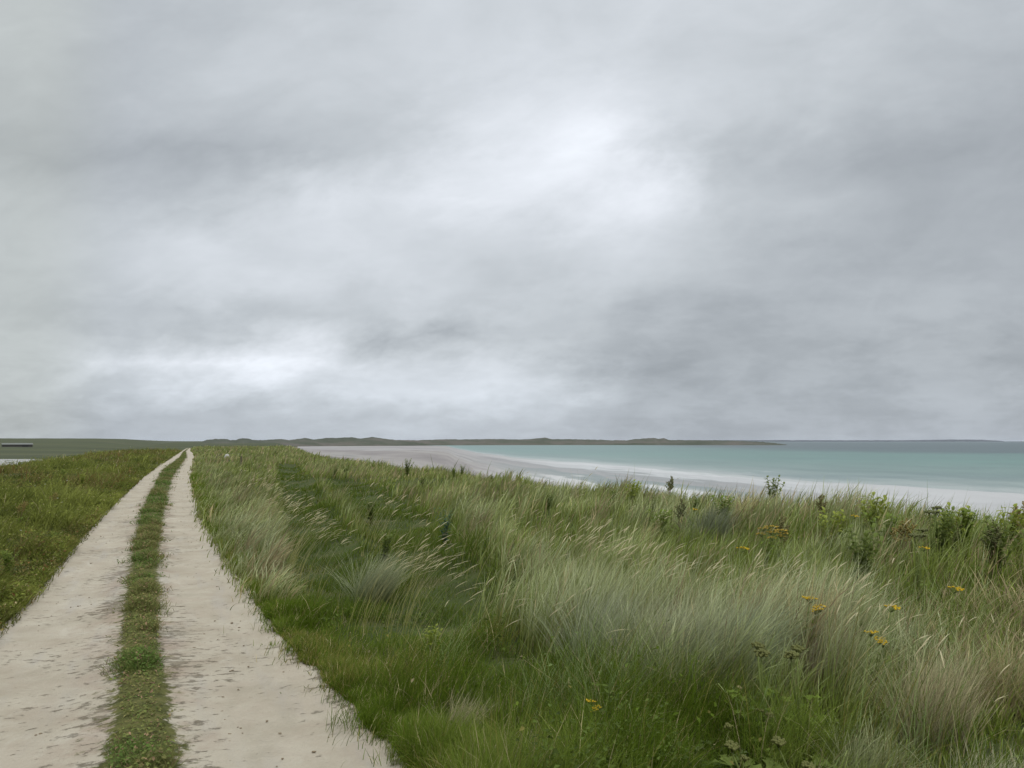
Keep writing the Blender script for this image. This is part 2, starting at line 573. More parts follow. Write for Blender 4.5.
def mesh_arrays(name, verts, loops, starts, mat, cols=None, parent=None, attrs=None, smooth=True):
    me = bpy.data.meshes.new(name)
    me.vertices.add(len(verts))
    me.vertices.foreach_set('co', np.ascontiguousarray(verts, dtype=np.float32).ravel())
    me.loops.add(len(loops))
    me.loops.foreach_set('vertex_index', np.ascontiguousarray(loops, dtype=np.int32))
    me.polygons.add(len(starts))
    me.polygons.foreach_set('loop_start', np.ascontiguousarray(starts, dtype=np.int32))
    me.update(calc_edges=True)
    me.polygons.foreach_set('use_smooth', np.full(len(starts), smooth, dtype=bool))
    if cols is not None:
        a = me.attributes.new('Col', 'FLOAT_COLOR', 'POINT')
        a.data.foreach_set('color', np.ascontiguousarray(np.c_[cols, np.ones(len(cols))], dtype=np.float32).ravel())
    for k, v in (attrs or {}).items():
        a = me.attributes.new(k, 'FLOAT', 'POINT')
        a.data.foreach_set('value', np.ascontiguousarray(v, dtype=np.float32).ravel())
    me.materials.append(mat)
    o = bpy.data.objects.new(name, me)
    COL.objects.link(o)
    if parent:
        o.parent = parent
    return o


def grid_mesh(name, V, mat, attrs=None, kind='structure', close=False):
    """V: rows x cols x 3"""
    nr, nc = V.shape[:2]
    idx = np.arange(nr * nc).reshape(nr, nc)
    if close:
        idx = np.c_[idx, idx[:, :1]]
    q = np.stack([idx[:-1, :-1], idx[:-1, 1:], idx[1:, 1:], idx[1:, :-1]], -1).reshape(-1, 4)
    o = mesh_arrays(name, V.reshape(-1, 3), q.ravel(), np.arange(len(q)) * 4, mat, attrs={k: v.ravel() for k, v in (attrs or {}).items()})
    tag(o, kind=kind)
    return o


class Blades:
    """collects grass blades (bent tapering strips) into one mesh"""
    def __init__(self):
        self.v, self.l, self.s, self.c = [], [], [], []
        self.nv = self.nl = 0

    def add(self, P, h, w, az, th0, th1, c0, c1, nseg=3, belly=0.0):
        """P roots Nx3, h length, w width, az lean direction, th0/th1 lean at base/tip (radians), colours at base/tip"""
        n = len(P)
        if n == 0:
            return
        h, w, az, th0, th1 = (np.broadcast_to(np.asarray(a, float), (n,)) for a in (h, w, az, th0, th1))
        c0, c1 = np.broadcast_to(c0, (n, 3)), np.broadcast_to(c1, (n, 3))
        dirx, diry = np.sin(az), np.cos(az)
        ya = rng.uniform(0, 2 * np.pi, n)
        wx, wy = np.cos(ya), np.sin(ya)
        pos = P.astype(float).copy()
        vs = np.empty((n, 2 * nseg + 1, 3))
        cs = np.empty((n, 2 * nseg + 1, 3))
        for k in range(nseg + 1):
            f = k / nseg
            if belly > 0:
                wk = w * (0.25 + belly * math.sin(math.pi * min(1, f * 0.9 + 0.1)))
            else:
                wk = w * (1 - 0.72 * f ** 1.6)
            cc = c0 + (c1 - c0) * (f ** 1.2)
            if k < nseg:
                off = np.stack([wx * wk, wy * wk, np.zeros(n)], 1) * 0.5
                vs[:, 2 * k] = pos - off
                vs[:, 2 * k + 1] = pos + off
                cs[:, 2 * k] = cs[:, 2 * k + 1] = cc
                th = th0 + (th1 - th0) * ((k + 0.5) / nseg)
                step = h / nseg
                pos = pos + np.stack([np.sin(th) * dirx * step, np.sin(th) * diry * step, np.cos(th) * step], 1)
            else:
                vs[:, 2 * k] = pos
                cs[:, 2 * k] = cc
        m = 2 * nseg + 1
        base = self.nv + np.arange(n)[:, None] * m
        pat = []
        sizes = []
        for k in range(nseg - 1):
            pat += [2 * k, 2 * k + 1, 2 * k + 3, 2 * k + 2]
            sizes.append(4)
        pat += [2 * nseg - 2, 2 * nseg - 1, 2 * nseg]
        sizes.append(3)
        loops = (base + np.array(pat)[None, :]).ravel()
        offs = np.cumsum([0] + sizes[:-1])
        starts = (self.nl + np.arange(n)[:, None] * len(pat) + offs[None, :]).ravel()
        self.v.append(vs.reshape(-1, 3).astype(np.float32))
        self.c.append(cs.reshape(-1, 3).astype(np.float32))
        self.l.append(loops.astype(np.int32))
        self.s.append(starts.astype(np.int32))
        self.nv += n * m
        self.nl += n * len(pat)

    def leaves(self, C, size, ratio, az, tilt, roll, col):
        """broad leaves: folded four-corner blades lying out from C"""
        n = len(C)
        if n == 0:
            return
        size, az, tilt, roll = (np.broadcast_to(np.asarray(a, float), (n,)) for a in (size, az, tilt, roll))
        d = np.stack([np.sin(az) * np.cos(tilt), np.cos(az) * np.cos(tilt), np.sin(tilt)], 1)
        sd_ = np.stack([np.cos(az) * np.cos(roll), -np.sin(az) * np.cos(roll), np.sin(roll)], 1)
        up = np.cross(sd_, d)
        L = size[:, None]
        ws = L * ratio * 0.5
        vs = np.stack([C, C + d * L * 0.45 + sd_ * ws + up * L * 0.08, C + d * L * 0.98 - up * L * 0.10, C + d * L * 0.45 - sd_ * ws + up * L * 0.08], 1)
        cs = np.repeat(np.broadcast_to(col, (n, 3))[:, None, :], 4, 1)
        base = self.nv + np.arange(n)[:, None] * 4
        self.v.append(vs.reshape(-1, 3).astype(np.float32))
        self.c.append(cs.reshape(-1, 3).astype(np.float32))
        self.l.append((base + np.array([[0, 1, 2, 0, 2, 3]])).ravel().astype(np.int32))
        self.s.append((self.nl + np.arange(2 * n) * 3).astype(np.int32))
        self.nv += 4 * n
        self.nl += 6 * n

    def build(self, name, mat=None, parent=None):
        return mesh_arrays(name, np.concatenate(self.v), np.concatenate(self.l), np.concatenate(self.s), mat or GRASS,
                           cols=np.concatenate(self.c), parent=parent, smooth=False)


class MB:
    """collects solid shapes into one mesh"""
    def __init__(self):
        self.v, self.f = [], []

    def tube(self, pts, radii, n=6):
        pts = [Vector(p) for p in pts]
        b = len(self.v)
        for i, p in enumerate(pts):
            d = (pts[min(i + 1, len(pts) - 1)] - pts[max(i - 1, 0)]).normalized()
            a = d.orthogonal().normalized()
            c = d.cross(a)
            for k in range(n):
                q = 2 * math.pi * k / n
                self.v.append(p + (a * math.cos(q) + c * math.sin(q)) * radii[i])
        for i in range(len(pts) - 1):
            for k in range(n):
                k2 = (k + 1) % n
                self.f.append((b + i * n + k, b + i * n + k2, b + (i + 1) * n + k2, b + (i + 1) * n + k))
        self.f.append(tuple(b + k for k in reversed(range(n))))
        self.f.append(tuple(b + (len(pts) - 1) * n + k for k in range(n)))

    def blob(self, c, r, n=6, m=4, jit=0.0):
        """small rounded lump; r is a 3-vector"""
        c = Vector(c)
        b = len(self.v)
        self.v.append(c + Vector((0, 0, -r[2])))
        for i in range(1, m):
            a = math.pi * i / m
            for k in range(n):
                q = 2 * math.pi * (k + 0.5 * (i % 2)) / n
                j = 1 + random.uniform(-jit, jit)
                self.v.append(c + Vector((r[0] * math.sin(a) * math.cos(q) * j, r[1] * math.sin(a) * math.sin(q) * j, -r[2] * math.cos(a) * j)))
        self.v.append(c + Vector((0, 0, r[2])))
        top = len(self.v) - 1
        for k in range(n):
            k2 = (k + 1) % n
            self.f.append((b, b + 1 + k2, b + 1 + k))
            for i in range(m - 2):
                self.f.append((b + 1 + i * n + k, b + 1 + i * n + k2, b + 1 + (i + 1) * n + k2, b + 1 + (i + 1) * n + k))
            self.f.append((top, b + 1 + (m - 2) * n + k, b + 1 + (m - 2) * n + k2))

    def leaf(self, p, az, tilt, length, width, droop=0.7, lobes=0, nseg=5, wavy=0.0):
        """one leaf: a creased, drooping strip with a rounded or lobed outline"""
        p = Vector(p)
        b = len(self.v)
        d2 = Vector((math.sin(az), math.cos(az), 0))
        s2 = Vector((math.cos(az), -math.sin(az), 0))
        pos = p.copy()
        for i in range(nseg + 1):
            f = i / nseg
            wd = width * (math.sin(math.pi * (0.06 + 0.94 * f) ** 0.8) * 0.5 + 0.02)
            if lobes:
                wd *= 0.72 + 0.38 * math.cos(2 * math.pi * lobes * f)
            a = tilt - droop * f
            up = Vector((0, 0, 1)) * math.cos(a) - d2 * math.sin(a)
            wv = math.sin(f * 9 + p.x * 40) * wavy * width
            self.v += [pos - s2 * wd + up * (wd * 0.35 + wv), pos.copy(), pos + s2 * wd + up * (wd * 0.35 - wv)]
            pos = pos + (d2 * math.cos(a) + Vector((0, 0, 1)) * math.sin(a)) * (length / nseg)
        for i in range(nseg):
            for k in (0, 1):
                q = b + i * 3 + k
                self.f.append((q, q + 1, q + 4, q + 3))

    def box(self, lo, hi):
        b = len(self.v)
        for z in (lo[2], hi[2]):
            for x, y in ((lo[0], lo[1]), (hi[0], lo[1]), (hi[0], hi[1]), (lo[0], hi[1])):
                self.v.append(Vector((x, y, z)))
        for f in ((3, 2, 1, 0), (4, 5, 6, 7), (0, 1, 5, 4), (1, 2, 6, 5), (2, 3, 7, 6), (3, 0, 4, 7)):
            self.f.append(tuple(b + k for k in f))

    def build(self, name, mat, parent=None, smooth=True):
        me = bpy.data.meshes.new(name)
        me.from_pydata([tuple(v) for v in self.v], [], self.f)
        me.update()
        me.polygons.foreach_set('use_smooth', [smooth] * len(me.polygons))
        me.materials.append(mat)
        o = bpy.data.objects.new(name, me)
        COL.objects.link(o)
        if parent:
            o.parent = parent
        return o


def empty(name, loc=(0, 0, 0), rz=0.0):
    o = bpy.data.objects.new(name, None)
    COL.objects.link(o)
    o.location = loc
    o.rotation_euler = (0, 0, rz)
    o.empty_display_size = 0.1
    return o


def copy_tree(o, parent=None):
    c = o.copy()
    COL.objects.link(c)
    if parent:
        c.parent = parent
    for ch in list(o.children):
        copy_tree(ch, c)
    return c

# ------------------------------------------------------------------ ground, track, beach, sea, far land
azs = np.radians(np.unique(np.r_[np.linspace(-180, -60, 40), np.linspace(-60, 60, 320), np.linspace(60, 180, 40)]))[:-1]
rad = np.geomspace(0.4, 16000, 190)
A, RR = np.meshgrid(azs, rad)
X, Y = RR * np.sin(A), RR * np.cos(A)
Z = terrain(X, Y)
grid_mesh('ground', np.stack([X, Y, Z], -1)[::-1], GROUND, close=True)

# the track: one sheet, ruts and middle strip, ragged at both sides
ss = np.concatenate([np.arange(-4, 30, 0.12), np.geomspace(30, 235, 190)])
lats = np.concatenate([np.linspace(-0.35, 1, 18), np.linspace(1, 2, 9)[1:], np.linspace(2, 3.35, 18)[1:]])
S, LT = np.meshgrid(ss, lats, indexing='ij')
e0, e1, e2, e3 = (E(ss)[:, None] for E in (E_L0, E_L1, E_R0, E_R1))
T = np.where(LT < 1, e0 + (e1 - e0) * LT, np.where(LT < 2, e1 + (e2 - e1) * (LT - 1), e2 + (e3 - e2) * (LT - 2)))
X, Y = xy(S, T)
Z = 0.004 - 0.035 * np.clip(np.sin(np.pi * np.clip(LT, 0, 1)) * (LT < 1) + np.sin(np.pi * np.clip(LT - 2, 0, 1)) * (LT > 2), 0, 1)
Z = Z + 0.04 * np.sin(np.pi * np.clip(LT - 1, 0, 1)) + 0.012 * (fbm(X * 1.5, Y * 1.5, 8, 3) - 0.5)
Z = Z + 0.04 - 0.9 * (np.clip(LT - 3.04, 0, 0.4) + np.clip(-0.02 - LT, 0, 0.4))
o = grid_mesh('track', np.stack([X, Y, Z], -1), TRACK, attrs={'lat': LT, 'along': S, 'across': T})
o.data.flip_normals()


def strip_z(lat):
    return 0.04 + 0.04 * np.sin(np.pi * np.clip(lat - 1, 0, 1))


# waterline and beach, by direction from the viewpoint
wl = np.array([(290, 446.0), (400, 445.4), (446, 446.2), (456, 449), (476, 452.6), (512, 457.2), (560, 461.5), (612, 466), (690, 470.5), (768, 477), (896, 486), (1023, 495), (1150, 503), (1400, 516)])
wpt = np.array([at(a, b, SEA) for a, b in wl])
waz, wr = np.arctan2(wpt[:, 0], wpt[:, 1]), np.hypot(wpt[:, 0], wpt[:, 1])
ba = np.linspace(math.atan(-232 / F), R(52), 260)


def dune_r(a):
    """distance along direction a at which the dune foot is reached"""
    rr = np.geomspace(4, 900, 1500)
    s, t = st(rr * math.sin(a), rr * math.cos(a))
    k = np.nonzero(t > dune_edge(s) + 2.5)[0]
    return rr[k[0]] if len(k) else 720.0


rin = np.array([dune_r(a) for a in ba])
shore_jit = lambda a: 1 + 0.16 * (fbm(np.degrees(a) / 5.5, np.degrees(a) * 0, 131, 4) - 0.5)
rout = np.interp(ba, waz, wr) * shore_jit(ba)
vs = np.linspace(0, 1.25, 60)
RB = rin[None, :] + (rout - rin)[None, :] * vs[:, None]
ZB = np.where(vs[:, None] <= 1, -2.0 + (SEA + 2.0) * vs[:, None] ** 0.8, SEA - (vs[:, None] - 1) * 2) + 0 * RB
headm = (1 - sst(np.degrees(ba), -6, 6))[None, :] + 0 * RB
grid_mesh('beach', np.stack([RB * np.sin(ba), RB * np.cos(ba), ZB], -1)[::-1], BEACH,
          attrs={'down': (vs[:, None] + 0 * RB)[::-1], 'head': headm[::-1],
                 'azim': (ba[None, :] + 0 * RB)[::-1],
                 'open': (sst(np.degrees(ba), 13, 27)[None, :] + 0 * RB)[::-1]})

sa = np.linspace(math.atan(-90 / F), R(75), 240)
r0 = np.interp(sa, waz, wr) * shore_jit(sa)
f = np.concatenate([[-0.06], np.geomspace(0.004, 1, 90) - 0.004])
RS = r0[None, :] + (40000 - r0)[None, :] * np.sign(f)[:, None] * (np.abs(f) ** 1.0)[:, None]
RS[0] = r0 * 0.97
gg = np.geomspace(1, 1, 1)
rings = np.concatenate([[0.97], 1 + np.geomspace(0.004, 500, 110)])
RS = r0[None, :] * rings[:, None]
RS = np.minimum(RS, 42000)
grid_mesh('sea', np.stack([RS * np.sin(sa), RS * np.cos(sa), 0 * RS + SEA], -1)[::-1], SEAM, attrs={'shore': (RS - r0[None, :])[::-1], 'azim': (sa[None, :] + 0 * RS)[::-1]})

# dunes and low headland round the head of the bay
prof = np.array([(203, 441.5), (208, 439.7), (217, 438.9), (228, 438.9), (231, 440), (236, 440), (240, 438.7), (244, 438.2), (249, 438.4), (253, 439.9), (262, 440.2), (275, 439.4),
                 (282, 439.1), (290, 440), (298, 438.9), (305, 438), (315, 439.5), (325, 438), (340, 437.9), (353, 437.3), (361, 438.6), (373, 437), (383, 438.5), (396, 440), (421, 440.2),
                 (438, 439.4), (460, 439.4), (489, 439), (516, 439.5), (530, 439), (538, 438.3), (544, 437.5), (552, 439), (575, 439.2), (606, 440), (626, 440.3), (632, 439.5), (638, 439),
                 (645, 438.4), (653, 438), (658.6, 438.9), (663.5, 438), (668, 440), (700, 440.2), (740, 440.8), (766, 442.2), (786, 444.4)])
basep = np.array([(203, 620), (250, 640), (290, 700), (330, 760), (400, 790), (450, 890), (520, 940), (600, 950), (760, 955), (790, 985)])
pxs = np.linspace(203, 786, 900)
ytop = np.interp(pxs, prof[:, 0], prof[:, 1]) + (fbm(pxs / 3.0, pxs * 0, 21, 3) - 0.5) * 0.7
rb = np.interp(pxs, basep[:, 0], basep[:, 1])
pa = np.arctan((pxs - 512) / F)
crest_r = rb + 70
hz = EYE + crest_r * (HORIZON - ytop) / F * np.cos(pa)
hz = np.maximum(hz, SEA + 0.2)
prof_v = [(0.0, -0.12), (0.02, 0.0), (0.12, 0.22), (0.35, 0.55), (0.7, 0.85), (1.0, 1.0), (1.6, 0.9), (2.5, 0.4), (3.5, -0.1)]
rowsv = []
for k, hh in prof_v:
    jit = (fbm(pxs / 9.0, pxs * 0 + k * 7, 31, 3) - 0.5) * 0.35 * (hh * (1 - hh) * 4 if 0 < hh < 1 else 0)
    rr = rb + 70 * k / np.cos(pa) * 1.0
    zz = SEA - 0.4 + (hz - SEA + 0.4) * (hh + jit)
    rowsv.append(np.stack([rr * np.sin(pa), rr * np.cos(pa), zz], -1))
o = grid_mesh('dune_hills', np.array(rowsv)[::-1], FARLAND)

pxs = np.linspace(640, 1003, 400)
ytop = np.interp(pxs, [640, 700, 770, 820, 880, 915, 949, 980, 1000, 1003], [440.3, 440.1, 440.1, 440.2, 440.3, 440.1, 439.5, 439.7, 440.8, 441.2])
ytop = ytop + (fbm(pxs / 6.0, pxs * 0, 41, 3) - 0.5) * 0.35
pa = np.arctan((pxs - 512) / F)
rowsv = []
for k, hh in ((0, 0.0), (60, 0.5), (150, 1.0), (500, 0.9), (900, 0.0)):
    rr = (6000 + k) / np.cos(pa)
    top = EYE + 6150 * (HORIZON - ytop) / F
    rowsv.append(np.stack([rr * np.sin(pa), rr * np.cos(pa), SEA - 0.5 + (top - SEA + 0.5) * hh], -1))
grid_mesh('far_hills', np.array(rowsv)[::-1], FARHEAD)

# pale sand flat in the fields on the left
pool = np.array([(-140, 460.5), (-60, 459.8), (0, 459.6), (30, 459.5), (52, 459.8), (50, 461), (24, 464), (10, 466), (-20, 468), (-140, 470)])
pc = np.array([at(a, b, -2.07) for a, b in pool])
n = len(pc)
cen = pc.mean(0)
ring = []
for k in (0.0, 0.5, 0.85, 1.0):
    q = cen + (pc - cen) * k
    ring.append(np.c_[q, terrain(q[:, 0], q[:, 1]) + 0.03 + 0.02 * (1 - k)])
PALE = plain('pale_sand', (0.30, 0.295, 0.275), 0.85, 0.2, 0.12, 0.3)
grid_mesh('sand_flat', np.array(ring)[::-1], PALE, kind='structure', close=True)

# ------------------------------------------------------------------ grass
WIND = R(68)      # blades are blown towards +X and a little away


def polar(n, r1, r2, a1=-44, a2=44):
    r = r1 * (r2 / r1) ** rng.random(n)
    a = np.radians(rng.uniform(a1, a2, n))
    return r * np.sin(a), r * np.cos(a), r


def lerp(a, b, f):
    return np.asarray(a) + (np.asarray(b) - np.asarray(a)) * np.asarray(f)[:, None]


SILVER, SAGE, GREEN, DEEP, STRAW, OLIVE = (np.array(c) for c in (
    (0.54, 0.56, 0.345), (0.35, 0.375, 0.135), (0.205, 0.265, 0.045), (0.105, 0.16, 0.012), (0.60, 0.50, 0.27), (0.30, 0.285, 0.08)))
RUST = np.array((0.23, 0.12, 0.045))


def clump(x, y, size, seed):
    """pull points towards jittered clump centres; returns displaced x,y and a per-clump random"""
    cx, cy = np.floor(x / size), np.floor(y / size)
    jx, jy = _hash(cx, cy, seed), _hash(cx, cy, seed + 1)
    tx, ty = (cx + 0.15 + 0.7 * jx) * size, (cy + 0.15 + 0.7 * jy) * size
    return tx, ty, _hash(cx, cy, seed + 2)


def right_side(n, r1, r2):
    x, y, r = polar(n, r1, r2)
    s, t = st(x, y)
    ok = (t > E_R1(s) - 0.12 + (rng.random(n) - 0.5) * 0.30 * np.minimum(1, r / 10)) & (t < dune_edge(s) + 2.2 + 0.6 * rng.random(n)) & (s > -4)
    return x[ok], y[ok], r[ok], s[ok], t[ok]




def root_z(x, y, ed):
    return np.maximum(terrain(x, y) - 0.012, np.where(ed < 0.5, 0.034 - 0.6 * np.maximum(0.0, ed - 0.04), -9.0))


# tall marram over the dunes
B = Blades()
x, y, r, s, t = right_side(400000, 4.0, 240)
tx, ty, rc = clump(x, y, 0.42 + 0 * x, 51)
pull = 0.45 * rng.random(len(x)) * (r < 60)
x, y = x + (tx - x) * pull, y + (ty - y) * pull
short = inside(x + (fbm(x, y, 61, 2) - 0.5) * 1.2, y + (fbm(x, y, 62, 2) - 0.5) * 1.2, SHORT)
pa_ = np.minimum(dist_line(x, y, PATH_A), 0.75 * dist_line(x, y, PATH_B))
pathm = 1 - sst(pa_, 0.40, 0.95)
eg = sst(t - E_R1(s), -0.45, 0.35)
patch = fbm(x / 1.5, y / 1.5, 71, 3)
patch2 = fbm(x / 0.6, y / 0.6, 75, 2)
ridge = np.maximum.reduce([np.exp(-(dist_line(x, y, L) / w_) ** 2) for L, w_ in RIDGES])
big_ = fbm(x / 6, y / 6, 79, 2)
lush = np.maximum(sst(patch, 0.33, 0.66), ridge * 0.95)
lush = np.maximum(lush, 0.62 * sst(t, 8.5, 10.5))
lush = np.maximum(lush, 0.70 * sst(t, 5.5, 7.5) * (1 - sst(r, 13, 20)))
hgt = (0.24 + 0.60 * lush) * (0.35 + 0.65 * eg) * (1 - 0.86 * pathm) * (0.62 + 0.6 * rc) * (1 - 0.06 * ridge)
hgt *= 1 - 0.22 * sst(r, 14, 30)
hgt *= 1 - 0.10 * sst(t, 8.0, 11) * (1 - sst(r, 30, 60))
keep = ~short & (rng.random(len(x)) < 0.15 + 0.85 * (1 - pathm))
DRYP = pline([(850, 660), (900, 625), (1040, 610), (1200, 640), (1200, 900), (860, 900)])
dryzone = inside(x + (fbm(x, y, 63, 2) - 0.5) * 1.5, y + (fbm(x, y, 64, 2) - 0.5) * 1.5, DRYP)
hgt = np.where(dryzone, hgt * 0.8, hgt)
keep &= rng.random(len(x)) < 0.10 + 1.45 * patch2 * (0.45 + 0.7 * lush) + 0.5 * ridge + 0.3 * sst(r, 18, 40)
x, y, r, s, t, hgt, patch, patch2, big_, pathm, rc, eg, dryzone, ridge = (a[keep] for a in (x, y, r, s, t, hgt, patch, patch2, big_, pathm, rc, eg, dryzone, ridge))
m = len(x)
hgt = hgt * rng.uniform(0.6, 1.12, m)
azl = WIND + rng.normal(0, 0.75, m) * (1 + dryzone) + (rc - 0.5) * 1.1
th0 = np.abs(rng.normal(0.06, 0.15, m))
th1 = th0 + np.clip(rng.normal(0.75, 0.35, m) + (patch2 - 0.5) * 0.8, 0.05, 1.8)
ridge1 = np.exp(-(dist_line(x, y, RIDGES[0][0]) / 0.9) ** 2)
th1 = th1 + 0.35 * ridge1
f1 = np.clip((np.maximum(patch, 0.45 + 0.25 * ridge + 0.2 * ridge1) - 0.42) * 2.6 + rng.normal(0, 0.25, m) + (rc - 0.5) * 0.5, 0, 1)
tip = GREEN + (SILVER - GREEN) * f1[:, None]
mid_f = sst(r, 12, 26)[:, None] * 0.5
tip = tip * (1 - mid_f) + (SAGE * 0.92) * mid_f
dry = (rng.random(m) < 0.05 + 0.25 * sst(big_, 0.52, 0.7) + 0.32 * dryzone * sst(fbm(x / 0.9, y / 0.9, 66, 2), 0.35, 0.6) + 0.5 * sst(rc, 0.9, 0.93))[:, None]
tip = np.where(dry, np.where(rng.random((m, 1)) < 0.35, np.array((0.36, 0.25, 0.16)), STRAW) * rng.uniform(0.6, 1.05, (m, 1)), tip)
tip = tip * (1 - pathm[:, None] * 0.85) + DEEP * pathm[:, None] * 0.85
mott = fbm(x / 0.75, y / 0.75, 141, 2)
tip = tip * (1 - sst(r, 9, 16) * 0.55 * sst(mott, 0.50, 0.66))[:, None]
tip = np.where(((mott < 0.36) & (r > 10))[:, None], tip * np.array((1.1, 1.12, 0.95)), tip)
tip = tip * rng.uniform(0.5, 1.45, (m, 1))
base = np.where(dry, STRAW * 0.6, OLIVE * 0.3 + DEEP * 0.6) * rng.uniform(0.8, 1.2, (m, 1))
wid = np.maximum(0.0075, r * 0.00112) * rng.uniform(0.5, 1.2, m) * np.where(rng.random(m) < 0.10, 1.9, 1.0)
P = np.stack([x, y, root_z(x, y, t - E_R1(s))], 1)
nearm = r < 14
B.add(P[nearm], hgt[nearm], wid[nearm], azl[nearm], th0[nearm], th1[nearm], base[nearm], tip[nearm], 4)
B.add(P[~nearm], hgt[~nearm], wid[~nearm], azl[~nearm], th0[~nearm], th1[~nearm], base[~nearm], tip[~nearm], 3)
tag(B.build('marram_grass'), 'tall silvery green dune grass bent by the wind', 'grass', kind='stuff')

# short green sward in front and along the edge of the track
B = Blades()
x, y, r, s, t = right_side(360000, 4.0, 60)
short = inside(x + (fbm(x, y, 61, 2) - 0.5) * 1.2, y + (fbm(x, y, 62, 2) - 0.5) * 1.2, SHORT)
pa_ = np.minimum(dist_line(x, y, PATH_A), 0.75 * dist_line(x, y, PATH_B))
ed = t - E_R1(s)
ne = int((np.abs(ed - 0.1) < 0.35).sum())
keep = short | (pa_ < 0.75) | ((ed < 0.55) & (r < 10)) | (rng.random(len(x)) < 0.12)
x, y, r, s, t, ed, short = (a[keep] for a in (x, y, r, s, t, ed, short))
# a denser fringe along the edge of the rut
sf = 3.2 * (45 / 3.2) ** rng.random(100000)
stray = rng.random(100000) < 0.10
ef = np.where(stray & (fbm(sf * 5.0, sf * 0, 153, 2) > 0.5), 0.05 - np.abs(rng.normal(0, 0.16, 100000)), np.abs(rng.normal(0, 0.20, 100000)) - 0.10) + 0.06 * sst(sf, 9, 14) + 0.13 * (fbm(sf * 2.6, sf * 0, 151, 4) - 0.5)
kf = rng.random(100000) < 1 - 0.75 * sst(sf, 8.5, 10.5)
sf, ef = sf[kf], ef[kf]
xf, yf = xy(sf, E_R1(sf) + ef)
x, y, r, s, t, ed, short = (np.concatenate(q) for q in ((x, xf), (y, yf), (r, np.hypot(xf, yf)), (s, sf), (t, E_R1(sf) + ef), (ed, ef), (short, np.ones(len(sf), bool))))
m = len(x)
pt = fbm(x / 0.6, y / 0.6, 81, 3)
pt2 = fbm(x / 1.6, y / 1.6, 85, 2)
tx, ty, rc = clump(x, y, 0.25 + 0 * x, 87)
hgt = (0.06 + 0.44 * np.maximum(sst(pt, 0.25, 0.8), 0.22 * (ed < 0.6) * (ed > -0.05))) * (0.30 + 0.70 * sst(ed, -0.25, 0.35)) * rng.uniform(0.5, 1.3, m) + 0.035
intr = 1 - sst(np.minimum(dist_line(x, y, PATH_A), 0.75 * dist_line(x, y, PATH_B)), 0.4, 0.9)
tuft = sst(rc, 0.80, 0.86) * sst(ed, 0.3, 1.2) * (1 - intr)
hgt = hgt * (1 - 0.55 * intr)
hgt = hgt * (1 + 0.9 * tuft) * (0.75 + 0.5 * sst(pt2, 0.3, 0.6))
azl = WIND + rng.normal(0, 1.2, m) + (rc - 0.5) * 2.2
th0 = np.abs(rng.normal(0.25, 0.25, m))
th1 = th0 + np.clip(rng.normal(0.8, 0.45, m), 0, 2.0)
f1 = np.clip((fbm(x / 0.9, y / 0.9, 86, 3) - 0.46) * 3.4 + rng.normal(0, 0.22, m), 0, 1)[:, None]
tip = DEEP * (1 - f1) + (GREEN * 0.95) * f1
tip = np.where((tuft > 0.5)[:, None] & (rng.random((m, 1)) < 0.6), SAGE * np.array((0.75, 0.9, 0.9)), tip)
yel = (rng.random(m) < 0.05 + 0.35 * sst(fbm(x / 1.1, y / 1.1, 88, 3), 0.56, 0.72))[:, None]
tip = np.where(yel, np.array((0.25, 0.225, 0.06)), tip)
dry = (rng.random(m) < 0.045)[:, None]
tip = np.where(dry, STRAW * 0.85, tip) * rng.uniform(0.7, 1.3, (m, 1))
tip = tip * (1 - 0.6 * intr[:, None]) + DEEP * 0.75 * 0.6 * intr[:, None]
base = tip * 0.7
wid = np.maximum(0.0038, r * 0.0007) * rng.uniform(0.7, 1.4, m)
P = np.stack([x, y, root_z(x, y, ed)], 1)
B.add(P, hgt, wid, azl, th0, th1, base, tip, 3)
# clover and silverweed leaves between the blades
wl_ = sst(fbm(x / 0.7, y / 0.7, 161, 3), 0.50, 0.62)
k = (r < 16) & (rng.random(m) < 0.05 + 0.55 * wl_) & short & (ed > 0.3)
C = P[k].copy()
C[:, 2] += hgt[k] * rng.uniform(0.2, 0.9, k.sum())
B.leaves(C, rng.uniform(0.014, 0.05, k.sum()), 0.6, rng.uniform(0, 6.28, k.sum()), rng.normal(0.1, 0.4, k.sum()), rng.normal(0, 0.5, k.sum()), np.where(wl_[k][:, None] > 0.4, np.array((0.085, 0.12, 0.022)) * rng.uniform(0.6, 1.5, (k.sum(), 1)), tip[k] * 0.8))
tag(B.build('short_grass'), 'short dark green sward beside the track', 'grass', kind='stuff')

# flowering stalks of the marram: pale drooping spikes on the crests
B = Blades()


CREST = [([(238, 478), (262, 498), (290, 524), (303, 545), (328, 566)], 300, 6), ([(345, 500), (372, 512), (398, 524), (412, 540)], 60, 6),
         ([(350, 560), (372, 548), (405, 553), (412, 585)], 80, 7), ([(448, 520), (500, 530), (540, 548)], 26, 6),
         ([(540, 548), (575, 560), (606, 575), (640, 580)], 110, 5), ([(640, 580), (690, 584), (745, 602)], 36, 6), ([(748, 586), (800, 605), (855, 622)], 30, 9),
         ([(860, 640), (930, 630), (1010, 660)], 22, 24), ([(460, 500), (640, 520), (900, 550)], 40, 22), ([(420, 590), (470, 585), (560, 620)], 16, 14)]
SPK = []
for pl, cnt, sc in CREST:
    pl = np.array(pl, float)
    k = rng.random(cnt) * (len(pl) - 1)
    i = np.minimum(k.astype(int), len(pl) - 2)
    q = pl[i] + (pl[i + 1] - pl[i]) * (k - i)[:, None] + rng.normal(0, sc, (cnt, 2))
    for px_, py_ in q:
        SPK.append(at(px_, py_, 0.78))
SPK = np.array(SPK)
s, t = st(SPK[:, 0], SPK[:, 1])
SPK = SPK[(t > E_R1(s) + 0.5) & (t < dune_edge(s))]
m = len(SPK)
